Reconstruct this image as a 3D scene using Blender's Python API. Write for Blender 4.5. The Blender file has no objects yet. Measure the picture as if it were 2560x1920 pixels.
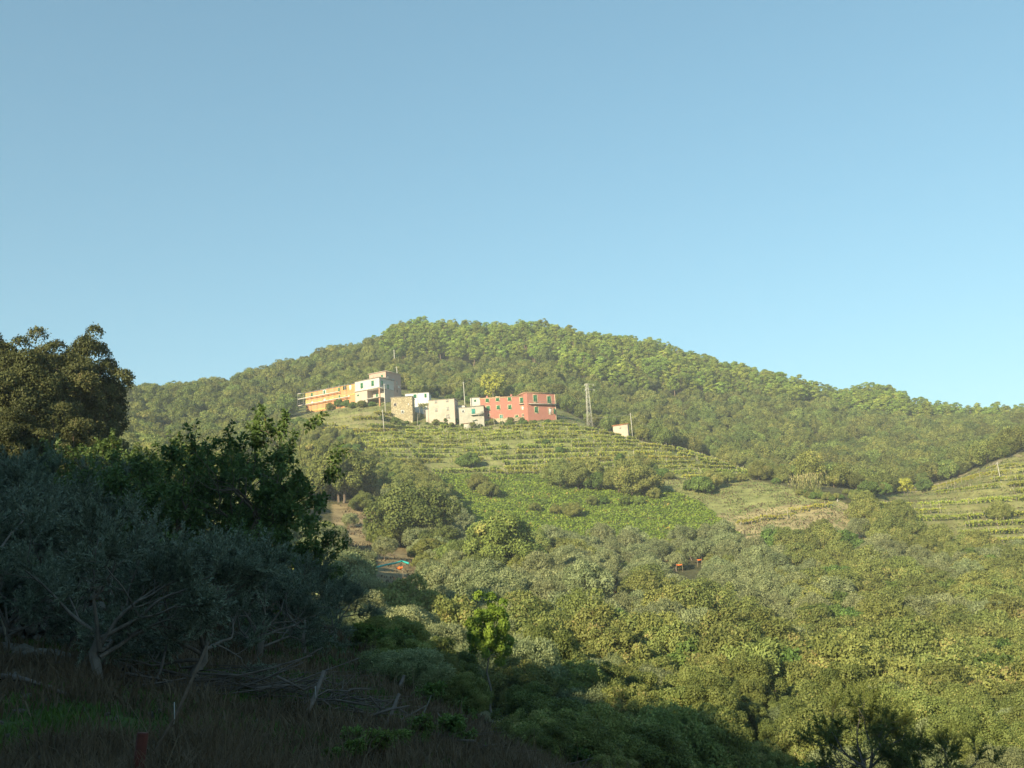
import bpy, math, random
import numpy as np
from mathutils import Vector, Matrix

# ------------------------------------------------------------------ camera, sky, sun, exposure
SC = bpy.context.scene
COL = SC.collection
W, H, F = 1024.0, 768.0, 1050.0          # picture size and focal length in pixels
PITCH, ROLL = math.radians(11.6), math.radians(3.4)
cam = bpy.data.cameras.new("camera")
cam_ob = bpy.data.objects.new("camera", cam)
COL.objects.link(cam_ob)
cam.sensor_width = 36.0
cam.lens = 36.0 * F / W
cam.clip_start, cam.clip_end = 0.1, 20000.0
cam_ob.rotation_euler = (Matrix.Rotation(math.pi / 2 + PITCH, 4, 'X') @ Matrix.Rotation(-ROLL, 4, 'Z')).to_euler()
SC.camera = cam_ob

SUN_AZ, SUN_EL = math.radians(212.0), math.radians(20.0)
world = bpy.data.worlds.new("World")
SC.world = world
world.use_nodes = True
wn = world.node_tree
bg = wn.nodes["Background"]
sky = wn.nodes.new("ShaderNodeTexSky")
sky.sky_type = 'NISHITA'
sky.sun_disc = False
sky.sun_elevation, sky.sun_rotation = SUN_EL, SUN_AZ
sky.altitude, sky.air_density, sky.dust_density, sky.ozone_density = 150.0, 1.0, 0.35, 2.0
tint = wn.nodes.new("ShaderNodeMix")
tint.data_type, tint.blend_type = 'RGBA', 'MULTIPLY'
tint.inputs[0].default_value = 1.0
tint.inputs[7].default_value = (0.66, 1.05, 1.01, 1)
wn.links.new(sky.outputs[0], tint.inputs[6])
soft = wn.nodes.new("ShaderNodeGamma")            # hazy air evens out the whole sky
soft.inputs[1].default_value = 0.74
wn.links.new(tint.outputs[2], soft.inputs[0])
sat = wn.nodes.new("ShaderNodeHueSaturation")
sat.inputs["Saturation"].default_value = 1.03
wn.links.new(soft.outputs[0], sat.inputs["Color"])
wn.links.new(sat.outputs[0], bg.inputs[0])
bg.inputs[1].default_value = 0.121

sun = bpy.data.lights.new("sun", 'SUN')
sun.energy, sun.angle, sun.color = 5.0, math.radians(0.5), (1.0, 0.86, 0.58)
sun_ob = bpy.data.objects.new("sun", sun)
COL.objects.link(sun_ob)
SUN_DIR = Vector((math.sin(SUN_AZ) * math.cos(SUN_EL), math.cos(SUN_AZ) * math.cos(SUN_EL), math.sin(SUN_EL)))
sun_ob.rotation_euler = SUN_DIR.to_track_quat('Z', 'Y').to_euler()

vs = SC.view_settings
vs.view_transform, vs.look, vs.gamma, vs.exposure, vs.use_curve_mapping = 'Standard', 'None', 1.0, 1.15, False
SC.cycles.use_denoising = True
SC.cycles.max_bounces = 6
SC.cycles.diffuse_bounces = 3
SC.cycles.transmission_bounces = 3
SC.cycles.glossy_bounces = 2
SC.cycles.volume_bounces = 0
SC.cycles.sample_clamp_indirect = 3.0

RM = np.array(Matrix(cam_ob.rotation_euler.to_matrix()))


def ray(px, py):
    v = RM @ np.array([(px - W / 2) / F, -(py - H / 2) / F, -1.0])
    return v


def at(px, py, Y):
    v = ray(px, py)
    return v * (Y / v[1])


def project(P):
    P = np.asarray(P, float)
    c = P @ RM
    d = np.maximum(-c[..., 2], 1e-6)
    return W / 2 + F * c[..., 0] / d, H / 2 - F * c[..., 1] / d


def inpoly(px, py, poly):
    px, py = np.asarray(px, float), np.asarray(py, float)
    r = np.zeros(px.shape, bool)
    n = len(poly)
    for i in range(n):
        x0, y0 = poly[i]
        x1, y1 = poly[(i + 1) % n]
        if y0 == y1:
            continue
        c = ((y0 > py) != (y1 > py)) & (px < (x1 - x0) * (py - y0) / (y1 - y0) + x0)
        r ^= c
    return r


rng = np.random.default_rng(7)
random.seed(7)

# ------------------------------------------------------------------ helpers: materials


def new_mat(name):
    m = bpy.data.materials.new(name)
    m.use_nodes = True
    return m, m.node_tree.nodes, m.node_tree.links


def plain(name, col, rough=0.8, noise=0.12, scale=3.0, bump=0.0, metallic=0.0, dirt=None, dirt_amt=0.0, stretch=None):
    m, n, l = new_mat(name)
    b = n["Principled BSDF"]
    b.inputs["Roughness"].default_value = rough
    b.inputs["Metallic"].default_value = metallic
    b.inputs["Specular IOR Level"].default_value = 0.25
    tc = n.new("ShaderNodeTexCoord")
    mp = n.new("ShaderNodeMapping")
    if stretch:
        mp.inputs["Scale"].default_value = stretch
    l.new(tc.outputs["Object"], mp.inputs[0])
    t = n.new("ShaderNodeTexNoise")
    t.inputs["Scale"].default_value = scale
    t.inputs["Detail"].default_value = 5
    t.inputs["Roughness"].default_value = 0.65
    l.new(mp.outputs[0], t.inputs[0])
    r = n.new("ShaderNodeMapRange")
    r.inputs["From Min"].default_value, r.inputs["From Max"].default_value = 0.3, 0.7
    r.inputs["To Min"].default_value, r.inputs["To Max"].default_value = 1 - noise, 1 + noise
    l.new(t.outputs[0], r.inputs[0])
    mx = n.new("ShaderNodeMix")
    mx.data_type, mx.blend_type = 'RGBA', 'MULTIPLY'
    mx.inputs[0].default_value = 1
    mx.inputs[6].default_value = (*col, 1)
    l.new(r.outputs[0], mx.inputs[7])
    out = mx.outputs[2]
    if dirt:
        t2 = n.new("ShaderNodeTexNoise")
        t2.inputs["Scale"].default_value = scale * 0.3
        t2.inputs["Detail"].default_value = 6
        l.new(mp.outputs[0], t2.inputs[0])
        r2 = n.new("ShaderNodeMapRange")
        r2.inputs["From Min"].default_value, r2.inputs["From Max"].default_value = 0.45, 0.7
        r2.inputs["To Max"].default_value = dirt_amt
        l.new(t2.outputs[0], r2.inputs[0])
        m2 = n.new("ShaderNodeMix")
        m2.data_type = 'RGBA'
        l.new(r2.outputs[0], m2.inputs[0])
        l.new(out, m2.inputs[6])
        m2.inputs[7].default_value = (*dirt, 1)
        out = m2.outputs[2]
    l.new(out, b.inputs["Base Color"])
    if bump:
        bp = n.new("ShaderNodeBump")
        bp.inputs["Distance"].default_value = bump
        l.new(t.outputs[0], bp.inputs["Height"])
        l.new(bp.outputs[0], b.inputs["Normal"])
    return m


def leaf_mat(name, c0, c1, c2=None, trans=0.3, rough=0.6, objvar=0.25, spec=0.2, dead=None, dead_amt=0.0):
    """c0..c1 along the per-leaf 'tint' attribute; brightness and hue vary from plant to plant."""
    m, n, l = new_mat(name)
    out = n["Material Output"]
    b = n["Principled BSDF"]
    at_ = n.new("ShaderNodeAttribute")
    at_.attribute_name = "tint"
    cr = n.new("ShaderNodeValToRGB")
    cr.color_ramp.elements[0].color = (*c0, 1)
    cr.color_ramp.elements[1].color = (*c1, 1)
    if c2:
        e = cr.color_ramp.elements.new(0.93)
        e.color = (*c1, 1)
        cr.color_ramp.elements[2].color = (*c2, 1)
    l.new(at_.outputs["Fac"], cr.inputs[0])
    oi = n.new("ShaderNodeObjectInfo")
    hs = n.new("ShaderNodeHueSaturation")
    r = n.new("ShaderNodeMapRange")
    r.inputs["To Min"].default_value, r.inputs["To Max"].default_value = 1 - objvar, 1 + objvar
    l.new(oi.outputs["Random"], r.inputs[0])
    l.new(r.outputs[0], hs.inputs["Value"])
    mm = n.new("ShaderNodeMath")
    mm.operation = 'MULTIPLY'
    mm.inputs[1].default_value = 7.31
    l.new(oi.outputs["Random"], mm.inputs[0])
    fr = n.new("ShaderNodeMath")
    fr.operation = 'FRACT'
    l.new(mm.outputs[0], fr.inputs[0])
    r2 = n.new("ShaderNodeMapRange")
    r2.inputs["To Min"].default_value, r2.inputs["To Max"].default_value = 0.5 - 0.09 * objvar, 0.5 + 0.07 * objvar
    l.new(fr.outputs[0], r2.inputs[0])
    l.new(r2.outputs[0], hs.inputs["Hue"])
    l.new(cr.outputs[0], hs.inputs["Color"])
    l.new(hs.outputs[0], b.inputs["Base Color"])
    b.inputs["Roughness"].default_value = rough
    b.inputs["Specular IOR Level"].default_value = spec
    tr = n.new("ShaderNodeBsdfTranslucent")
    l.new(hs.outputs[0], tr.inputs[0])
    ms = n.new("ShaderNodeMixShader")
    ms.inputs[0].default_value = trans
    l.new(b.outputs[0], ms.inputs[1])
    l.new(tr.outputs[0], ms.inputs[2])
    l.new(ms.outputs[0], out.inputs[0])
    return m


# ------------------------------------------------------------------ helpers: meshes and things


def mesh_np(name, V, Q=None, T=None, tint=None, mats=(), mat_idx=None, smooth=False):
    V = np.asarray(V, np.float32).reshape(-1, 3)
    me = bpy.data.meshes.new(name)
    loops, starts = [], []
    s = 0
    if Q is not None and len(Q):
        Q = np.asarray(Q, np.int32).reshape(-1, 4)
        loops.append(Q.ravel())
        starts.append(np.arange(len(Q), dtype=np.int32) * 4)
        s = Q.size
    if T is not None and len(T):
        T = np.asarray(T, np.int32).reshape(-1, 3)
        loops.append(T.ravel())
        starts.append(s + np.arange(len(T), dtype=np.int32) * 3)
    L = np.concatenate(loops)
    S = np.concatenate(starts)
    me.vertices.add(len(V))
    me.vertices.foreach_set("co", V.ravel())
    me.loops.add(len(L))
    me.loops.foreach_set("vertex_index", L)
    me.polygons.add(len(S))
    me.polygons.foreach_set("loop_start", S)
    if mat_idx is not None:
        me.polygons.foreach_set("material_index", np.asarray(mat_idx, np.int32))
    if smooth:
        me.polygons.foreach_set("use_smooth", np.ones(len(S), bool))
    if tint is not None:
        a = me.attributes.new("tint", 'FLOAT', 'POINT')
        a.data.foreach_set("value", np.asarray(tint, np.float32).ravel())
    for m in mats:
        me.materials.append(m)
    me.update(calc_edges=True)
    return me


def ob(name, me, parent=None, loc=None):
    o = bpy.data.objects.new(name, me)
    COL.objects.link(o)
    if parent is not None:
        o.parent = parent
    if loc is not None:
        o.location = loc
    return o


def tag(o, label, cat, group=None, kind=None):
    if label:
        o["label"] = label
    if cat:
        o["category"] = cat
    if group:
        o["group"] = group
    if kind:
        o["kind"] = kind
    return o


def thing(name, label, cat, loc=(0, 0, 0), rz=0.0, group=None, scale=1.0):
    o = bpy.data.objects.new(name, None)
    COL.objects.link(o)
    o.empty_display_size = 0.3
    o.location = loc
    o.rotation_euler = (0, 0, rz)
    o.scale = (scale, scale, scale) if np.isscalar(scale) else scale
    return tag(o, label, cat, group)


def structure(o):
    o["kind"] = "structure"
    return o


class MB:
    """collects simple shapes into one mesh"""

    def __init__(self):
        self.V, self.Q, self.T = [], [], []
        self.n = 0

    def add(self, v, q=None, t=None):
        v = np.asarray(v, float).reshape(-1, 3)
        if q is not None and len(q):
            self.Q.append(np.asarray(q, int).reshape(-1, 4) + self.n)
        if t is not None and len(t):
            self.T.append(np.asarray(t, int).reshape(-1, 3) + self.n)
        self.V.append(v)
        self.n += len(v)
        return self

    def box(self, x0, x1, y0, y1, z0, z1, M=None):
        v = np.array([[x, y, z] for z in (z0, z1) for y in (y0, y1) for x in (x0, x1)], float)
        if M is not None:
            v = v @ np.array(M.to_3x3()).T + np.array(M.translation)
        return self.add(v, [[0, 2, 3, 1], [4, 5, 7, 6], [0, 1, 5, 4], [2, 6, 7, 3], [0, 4, 6, 2], [1, 3, 7, 5]])

    def tube(self, pts, rad, sides=6, cap=True):
        pts = np.asarray(pts, float)
        n = len(pts)
        rad = np.broadcast_to(np.asarray(rad, float), (n,))
        d = np.gradient(pts, axis=0)
        d /= np.linalg.norm(d, axis=1)[:, None] + 1e-9
        ref = np.array([0, 0, 1.0]) if abs(d[:, 2]).mean() < 0.8 else np.array([1.0, 0, 0])
        a = np.cross(d, ref)
        a /= np.linalg.norm(a, axis=1)[:, None] + 1e-9
        b = np.cross(d, a)
        th = np.arange(sides) * 2 * np.pi / sides
        ring = pts[:, None] + rad[:, None, None] * (np.cos(th)[None, :, None] * a[:, None] + np.sin(th)[None, :, None] * b[:, None])
        v = ring.reshape(-1, 3)
        i = np.arange(n - 1)[:, None] * sides
        j = np.arange(sides)[None]
        k = (j + 1) % sides
        q = np.stack([i + j, i + k, i + sides + k, i + sides + j], -1).reshape(-1, 4)
        t = []
        if cap:
            c = np.array([pts[0], pts[-1]])
            v = np.vstack([v, c])
            m = n * sides
            for jj in range(sides):
                t.append([m, (jj + 1) % sides, jj])
                t.append([m + 1, (n - 1) * sides + jj, (n - 1) * sides + (jj + 1) % sides])
        return self.add(v, q, t)

    def mesh(self, name, mats, smooth=False):
        V = np.vstack(self.V)
        return mesh_np(name, V, np.vstack(self.Q) if self.Q else None, np.vstack(self.T) if self.T else None, mats=mats, smooth=smooth)

    def build(self, name, mat, parent=None, smooth=False, loc=None):
        return ob(name, self.mesh(name, [mat] if not isinstance(mat, (list, tuple)) else mat, smooth), parent, loc)


def unit(v):
    return v / (np.linalg.norm(v, axis=-1, keepdims=True) + 1e-9)


def leaves(P, D, N, L, Wd, tint, fold=0.15):
    """diamond leaves: P centre, D long axis, N facing"""
    n = len(P)
    D = unit(D)
    S = unit(np.cross(D, N))
    Nn = np.cross(S, D)
    L = np.broadcast_to(np.asarray(L, float), (n,))[:, None]
    Wd = np.broadcast_to(np.asarray(Wd, float), (n,))[:, None]
    v = np.stack([P - D * L / 2, P + S * Wd / 2 + Nn * Wd * fold, P + D * L / 2, P - S * Wd / 2 + Nn * Wd * fold], 1).reshape(-1, 3)
    q = np.arange(4 * n).reshape(-1, 4)
    return v, q, np.repeat(np.broadcast_to(tint, (n,)), 4)


def rdir(r, n):
    return unit(r.normal(size=(n, 3)))


def fbm(x, y, s, seed=0):
    """cheap smooth noise in -1..1 from rotated sines"""
    r = np.random.default_rng(100 + seed)
    o = np.zeros(np.broadcast(x, y).shape)
    a = 1.0
    tot = 0
    for k in range(5):
        f = 2 * np.pi / s * (1.9 ** k)
        for _ in range(2):
            th, ph = r.uniform(0, 2 * np.pi, 2)
            o = o + a * np.sin(f * (x * np.cos(th) + y * np.sin(th)) + ph + 1.7 * np.sin(0.37 * f * (y * np.cos(th) - x * np.sin(th)) + 2 * ph))
            tot += a * 0.5
        a *= 0.55
    return o / tot / 1.4


# ------------------------------------------------------------------ terrain
# (pixel x, pixel y, forward distance, height of growth above the ground there)
CP = [
    # near bank
    (-120, 790, 10, 0), (0, 768, 11, 0), (0, 700, 15, 0), (0, 652, 19.5, 0), (-150, 660, 20, 0), (100, 690, 16, 0), (140, 760, 10.5, 0),
    (185, 690, 18, 0), (300, 700, 18, 0), (300, 765, 12, 0), (400, 740, 16, 0), (430, 768, 14, 0), (500, 775, 15, 0),
    (400, 672, 30, 0), (470, 712, 30, 0.3), (520, 740, 30, 0.6), (477, 704, 55, 0), (600, 790, 24, 0), (330, 640, 32, 0), (200, 640, 28, 0),
    (60, 600, 32, 0), (0, 560, 36, 0), (-150, 520, 40, 0),
    # slope with the big oaks on the left
    (0, 480, 75, 3), (100, 500, 80, 3), (200, 540, 75, 3), (300, 590, 70, 2), (-150, 440, 80, 2), (-150, 360, 160, 3), (40, 425, 130, 3), (120, 455, 150, 3),
    # valley
    (900, 800, 36, 0), (1040, 800, 40, 2), (1100, 740, 60, 3), (700, 790, 40, 1), (600, 740, 55, 3), (700, 700, 70, 4), (900, 700, 70, 4), (1040, 700, 75, 4),
    (600, 650, 85, 4), (800, 640, 110, 5), (1040, 640, 130, 5), (600, 585, 150, 4), (800, 585, 180, 4), (1040, 580, 200, 4),
    (500, 565, 170, 3), (400, 590, 130, 3), (420, 640, 80, 3), (370, 560, 190, 0), (350, 522, 240, 0), (300, 540, 190, 2), (200, 500, 200, 4),
    # bracken slope
    (650, 547, 250, 0.5), (720, 541, 250, 0.5), (540, 548, 240, 0.5), (430, 475, 320, 0), (520, 474, 322, 0), (600, 474, 322, 0), (560, 510, 285, 0.5), (650, 510, 282, 0.5), (480, 510, 283, 0.5),
    (720, 505, 288, 0), (800, 520, 265, 0), (840, 492, 292, 0), (860, 518, 268, 0), (780, 490, 296, 0), (417, 548, 215, 0), (505, 583, 180, 0), (366, 500, 262, 0),
    # vineyards
    (400, 440, 350, 0), (500, 440, 354, 0), (600, 447, 350, 0), (700, 466, 336, 0), (750, 474, 330, 0), (660, 446, 368, 0), (350, 445, 350, 0),
    (1000, 462, 326, 0), (1000, 500, 288, 0), (940, 540, 255, 0), (1040, 548, 255, 0), (900, 497, 305, 0), (1100, 440, 335, 0), (1100, 500, 290, 0), (880, 540, 250, 0),
    # village shelf
    (306, 413, 412, 0), (340, 408, 404, 0), (391, 404, 396, 0), (402, 424, 385, 0), (485, 427, 386, 0), (556, 421, 388, 0), (591, 427, 389, 0), (622, 436, 384, 0), (280, 420, 402, 0), (250, 428, 395, 2), (440, 425, 385, 0),
    # wooded hill
    (300, 387, 470, 6), (278, 359, 525, 9), (315, 348, 545, 10), (352, 341, 565, 11), (185, 379, 505, 11), (134, 381, 490, 12), (60, 385, 480, 12), (150, 430, 385, 5), (230, 440, 350, 4), (-100, 385, 480, 12),
    (390, 325, 610, 16), (417, 319, 615, 16), (463, 320, 620, 15), (532, 320, 625, 15), (420, 365, 505, 7), (470, 385, 450, 6), (540, 380, 465, 6), (500, 350, 545, 8),
    (602, 334, 632, 16), (600, 380, 500, 7), (605, 415, 432, 6), (648, 345, 640, 14), (694, 354, 646, 17), (741, 363, 652, 21), (787, 373, 658, 24), (700, 400, 510, 7), (700, 440, 405, 6), (650, 425, 425, 6),
    (815, 379, 670, 30), (838, 391, 690, 42), (838, 412, 600, 0), (815, 402, 610, 0), (858, 407, 605, 0), (970, 424, 600, 2), (920, 418, 600, 2), (874, 383, 640, 14), (918, 396, 645, 20), (944, 400, 660, 23), (996, 403, 655, 28), (1060, 398, 645, 23), (1130, 395, 640, 23),
    (800, 430, 460, 7), (780, 465, 350, 6), (874, 430, 480, 7), (874, 478, 345, 5), (1000, 440, 430, 6), (1080, 420, 430, 6), (940, 475, 345, 5), (940, 430, 480, 7),
]
cx, cy, cz = [], [], []
for (px, py, Y, h) in CP:
    p = at(px, py, Y)
    cx.append(p[0])
    cy.append(p[1])
    cz.append(p[2] - h)
# the far side of the ridge falls away
for (px, py, Y) in ((-100, 385, 480), (60, 385, 480), (185, 379, 505), (315, 348, 545), (417, 319, 615), (532, 320, 625), (648, 345, 640), (741, 363, 652), (838, 391, 690), (944, 400, 660), (1060, 398, 645)):
    p = at(px, py, Y)
    for dy, dz in ((90, -32), (260, -80)):
        k = (Y + dy) / Y
        cx.append(p[0] * k)
        cy.append(p[1] * k)
        cz.append(p[2] - 17 + dz)
cx, cy, cz = map(np.array, (cx, cy, cz))
KT = 2.2


def lp(x, y):
    r = np.maximum(np.hypot(x, y), 9.0)
    th = np.clip(np.arctan2(x, y), -0.72, 0.72)
    return th * KT, np.log(r), r


def tps(d2):
    return 0.5 * d2 * np.log(d2 + 1e-12)


_a, _b, _r = lp(cx, cy)
_n = len(_a)
K = tps((_a[:, None] - _a) ** 2 + (_b[:, None] - _b) ** 2) + np.eye(_n) * 2e-4
Pm = np.stack([np.ones(_n), _a, _b], 1)
A = np.block([[K, Pm], [Pm.T, np.zeros((3, 3))]])
SOL = np.linalg.solve(A, np.concatenate([cz / _r, np.zeros(3)]))


def shade_ridge(x, y):
    """unseen hillside behind and left of the viewpoint, shaped to shade the near bank"""
    u = 0.53 * x + 0.848 * y
    v = 0.848 * x - 0.53 * y
    vv = np.clip(v, -190, 60)
    top = 6.6 - 0.29 * vv + 0.364 * 40 + 1.6 * fbm(v, u, 23, 3)
    return top - np.where(u > -40, 0.85 * (u + 40), -0.1 * (u + 40))


def hs(x, y):
    """smooth ground height"""
    x, y = np.asarray(x, float), np.asarray(y, float)
    sh = np.broadcast(x, y).shape
    x, y = np.broadcast_to(x, sh).ravel(), np.broadcast_to(y, sh).ravel()
    out = np.empty(len(x))
    for i in range(0, len(x), 40000):
        a, b, r = lp(x[i:i + 40000], y[i:i + 40000])
        k = tps((a[:, None] - _a) ** 2 + (b[:, None] - _b) ** 2)
        t = k @ SOL[:_n] + SOL[_n] + SOL[_n + 1] * a + SOL[_n + 2] * b
        out[i:i + 40000] = np.clip(t * r, -60, 190)
    d = np.hypot(x, y)
    out = np.where(d > 900, np.maximum(out - (d - 900) * 0.08, -80), out)
    out = np.maximum(out, shade_ridge(x, y))
    return out.reshape(sh)


POLY = {
    'vines': [(352, 430), (372, 426), (400, 426), (445, 427), (480, 429), (560, 423), (600, 430), (640, 441), (700, 454), (756, 473), (752, 480), (690, 479), (640, 473), (560, 471), (480, 473), (420, 472), (375, 462), (350, 445)],
    'vines_left': [(285, 424), (320, 416), (392, 410), (392, 424), (356, 430), (350, 440), (330, 434), (290, 436)],
    'bracken': [(424, 474), (520, 474), (600, 474), (650, 482), (700, 502), (745, 538), (700, 549), (600, 550), (540, 549), (470, 530), (440, 500)],
    'meadow': [(650, 480), (700, 479), (756, 480), (815, 493), (872, 512), (880, 545), (745, 555), (735, 530), (700, 502)],
    'vines_right': [(868, 497), (905, 492), (950, 478), (985, 465), (1120, 420), (1120, 565), (930, 556), (890, 545), (876, 515)],
    'village': [(285, 424), (300, 398), (400, 388), (430, 395), (556, 408), (575, 416), (602, 431), (560, 426), (480, 432), (400, 428), (392, 413)],
    'bare': [(330, 505), (372, 500), (400, 545), (470, 590), (440, 600), (380, 590), (340, 560)],
}


def zone(x, y, z):
    """index of the land use at a ground point"""
    px, py = project(np.stack([x, y, z], -1))
    zz = np.zeros(np.shape(x), int)
    rngs = {'vines': (300, 402), 'vines_left': (330, 420), 'bracken': (225, 335), 'meadow': (235, 345), 'vines_right': (220, 370), 'village': (372, 450), 'bare': (150, 300)}
    for i, k in enumerate(POLY):
        lo, hi = rngs[k]
        m = inpoly(px, py, POLY[k]) & (y > lo) & (y < hi) & (zz == 0)
        zz[m] = i + 1
    return zz


ZN = {k: i + 1 for i, k in enumerate(POLY)}
STEP, Z0T = 2.35, 30.0


def ground(x, y):
    """ground height with the vineyard terraces cut into the slope"""
    x, y = np.asarray(x, float), np.asarray(y, float)
    z = hs(x, y)
    zz = zone(x, y, z)
    m = (zz == ZN['vines']) | (zz == ZN['vines_left']) | (zz == ZN['vines_right'])
    f = (z - Z0T) / STEP
    k = np.floor(f)
    fr = f - k
    tz = Z0T + STEP * (k + np.where(fr < 0.68, 0.06 * fr / 0.68, 0.06 + 0.94 * np.clip((fr - 0.68) / 0.32, 0, 1)))
    z = np.where(m, tz, z)
    nz = np.where(np.hypot(x, y) < 60, 0.10, 0.35)
    return z + nz * fbm(x, y, 9.0, 1) * np.where(m, 0.25, 1.0) + np.where(np.hypot(x, y) < 60, 0.03 * fbm(x, y, 1.3, 2), 0)


def gz(x, y):
    return float(ground(np.array([x]), np.array([y]))[0])


def ground_point(px, py, y0=8.0, y1=720.0):
    """where the sight line through a pixel meets the ground"""
    v = ray(px, py)
    Y = np.exp(np.linspace(np.log(y0), np.log(y1), 900))
    P = v[None] * (Y / v[1])[:, None]
    g = ground(P[:, 0], P[:, 1])
    hit = np.nonzero(P[:, 2] < g)[0]
    i = hit[0] if len(hit) else len(Y) - 1
    return np.array([P[i, 0], P[i, 1], g[i]])


# rings and spokes: dense where the terraces are
_rr = np.concatenate([np.array([0.5, 3, 5, 7]), np.exp(np.linspace(np.log(8), np.log(60), 110)), np.arange(61, 225, 2.2), np.arange(225, 425, 0.8), np.arange(426, 720, 4.0), np.exp(np.linspace(np.log(730), np.log(6000), 24))])
_th = np.concatenate([np.radians(np.arange(-180, -34, 3.0)), np.radians(np.arange(-33, 33.01, 0.24)), np.radians(np.arange(36, 180.1, 3.0))])
R_, T_ = np.meshgrid(_rr, _th, indexing='ij')
GX, GY = R_ * np.sin(T_), R_ * np.cos(T_)
GZ = ground(GX, GY)
ZI = zone(GX, GY, GZ)
nr, nt_ = GX.shape
i, j = np.meshgrid(np.arange(nr - 1), np.arange(nt_ - 1), indexing='ij')
Qg = np.stack([i * nt_ + j, (i + 1) * nt_ + j, (i + 1) * nt_ + j + 1, i * nt_ + j + 1], -1).reshape(-1, 4)[:, ::-1]
ground_me = mesh_np("ground", np.stack([GX, GY, GZ], -1).reshape(-1, 3), Qg, smooth=True)
ZC = {0: (0.075, 0.075, 0.035), ZN['vines']: (0.17, 0.185, 0.065), ZN['vines_left']: (0.17, 0.175, 0.065), ZN['bracken']: (0.085, 0.11, 0.03), ZN['meadow']: (0.22, 0.23, 0.085),
      ZN['vines_right']: (0.18, 0.18, 0.07), ZN['village']: (0.17, 0.18, 0.07), ZN['bare']: (0.24, 0.19, 0.105)}
gc = np.zeros((nr, nt_, 4), np.float32)
gc[..., 3] = 1
for k, c in ZC.items():
    gc[ZI == k, :3] = c
mead = (ZI == ZN['meadow']) & (GY + 6 * fbm(GX, GY, 16, 15) < 277)
gc[mead, :3] = (0.31, 0.26, 0.13)
near = np.hypot(GX, GY) < 48
gn = 0.5 + 0.5 * fbm(GX, GY, 7.0, 11)
drycol, grcol = np.array((0.085, 0.070, 0.045)), np.array((0.05, 0.075, 0.022))
mixn = np.clip((gn - 0.42) * 4, 0, 1)[..., None]
gc[near, :3] = (drycol * (1 - mixn) + grcol * mixn)[near]
gca = ground_me.color_attributes.new("land", 'FLOAT_COLOR', 'POINT')
gca.data.foreach_set("color", gc.ravel())

m, n, l = new_mat("hillside_soil")
b = n["Principled BSDF"]
b.inputs["Roughness"].default_value = 0.95
b.inputs["Specular IOR Level"].default_value = 0.1
va = n.new("ShaderNodeVertexColor")
va.layer_name = "land"
tc = n.new("ShaderNodeTexCoord")
t1 = n.new("ShaderNodeTexNoise")
t1.inputs["Scale"].default_value = 0.25
t1.inputs["Detail"].default_value = 8
t1.inputs["Roughness"].default_value = 0.7
l.new(tc.outputs["Object"], t1.inputs[0])
r1 = n.new("ShaderNodeMapRange")
r1.inputs["From Min"].default_value, r1.inputs["From Max"].default_value = 0.3, 0.7
r1.inputs["To Min"].default_value, r1.inputs["To Max"].default_value = 0.55, 1.45
l.new(t1.outputs[0], r1.inputs[0])
mx = n.new("ShaderNodeMix")
mx.data_type, mx.blend_type = 'RGBA', 'MULTIPLY'
mx.inputs[0].default_value = 1
l.new(va.outputs[0], mx.inputs[6])
l.new(r1.outputs[0], mx.inputs[7])
# bare earth and rubble patches
t2 = n.new("ShaderNodeTexNoise")
t2.inputs["Scale"].default_value = 0.9
t2.inputs["Detail"].default_value = 6
l.new(tc.outputs["Object"], t2.inputs[0])
r2 = n.new("ShaderNodeMapRange")
r2.inputs["From Min"].default_value, r2.inputs["From Max"].default_value = 0.55, 0.72
r2.inputs["To Max"].default_value = 0.55
l.new(t2.outputs[0], r2.inputs[0])
m2 = n.new("ShaderNodeMix")
m2.data_type = 'RGBA'
l.new(r2.outputs[0], m2.inputs[0])
l.new(mx.outputs[2], m2.inputs[6])
m2.inputs[7].default_value = (0.19, 0.145, 0.085, 1)
# steep faces of the terraces are dry stone
ge = n.new("ShaderNodeNewGeometry")
sx = n.new("ShaderNodeSeparateXYZ")
l.new(ge.outputs["True Normal"], sx.inputs[0])
r3 = n.new("ShaderNodeMapRange")
r3.inputs["From Min"].default_value, r3.inputs["From Max"].default_value = 0.62, 0.5
r3.inputs["To Max"].default_value = 0.75
l.new(sx.outputs["Z"], r3.inputs[0])
vo = n.new("ShaderNodeTexVoronoi")
vo.inputs["Scale"].default_value = 2.2
l.new(tc.outputs["Object"], vo.inputs[0])
cr = n.new("ShaderNodeValToRGB")
cr.color_ramp.elements[0].color = (0.30, 0.25, 0.16, 1)
cr.color_ramp.elements[1].color = (0.15, 0.14, 0.08, 1)
l.new(vo.outputs["Color"], cr.inputs[0])
m3 = n.new("ShaderNodeMix")
m3.data_type = 'RGBA'
l.new(r3.outputs[0], m3.inputs[0])
l.new(m2.outputs[2], m3.inputs[6])
l.new(cr.outputs[0], m3.inputs[7])
l.new(m3.outputs[2], b.inputs["Base Color"])
bp = n.new("ShaderNodeBump")
bp.inputs["Distance"].default_value = 0.25
bp.inputs["Strength"].default_value = 0.7
l.new(t2.outputs[0], bp.inputs["Height"])
l.new(bp.outputs[0], b.inputs["Normal"])
ground_me.materials.append(m)
structure(ob("ground", ground_me))

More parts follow.
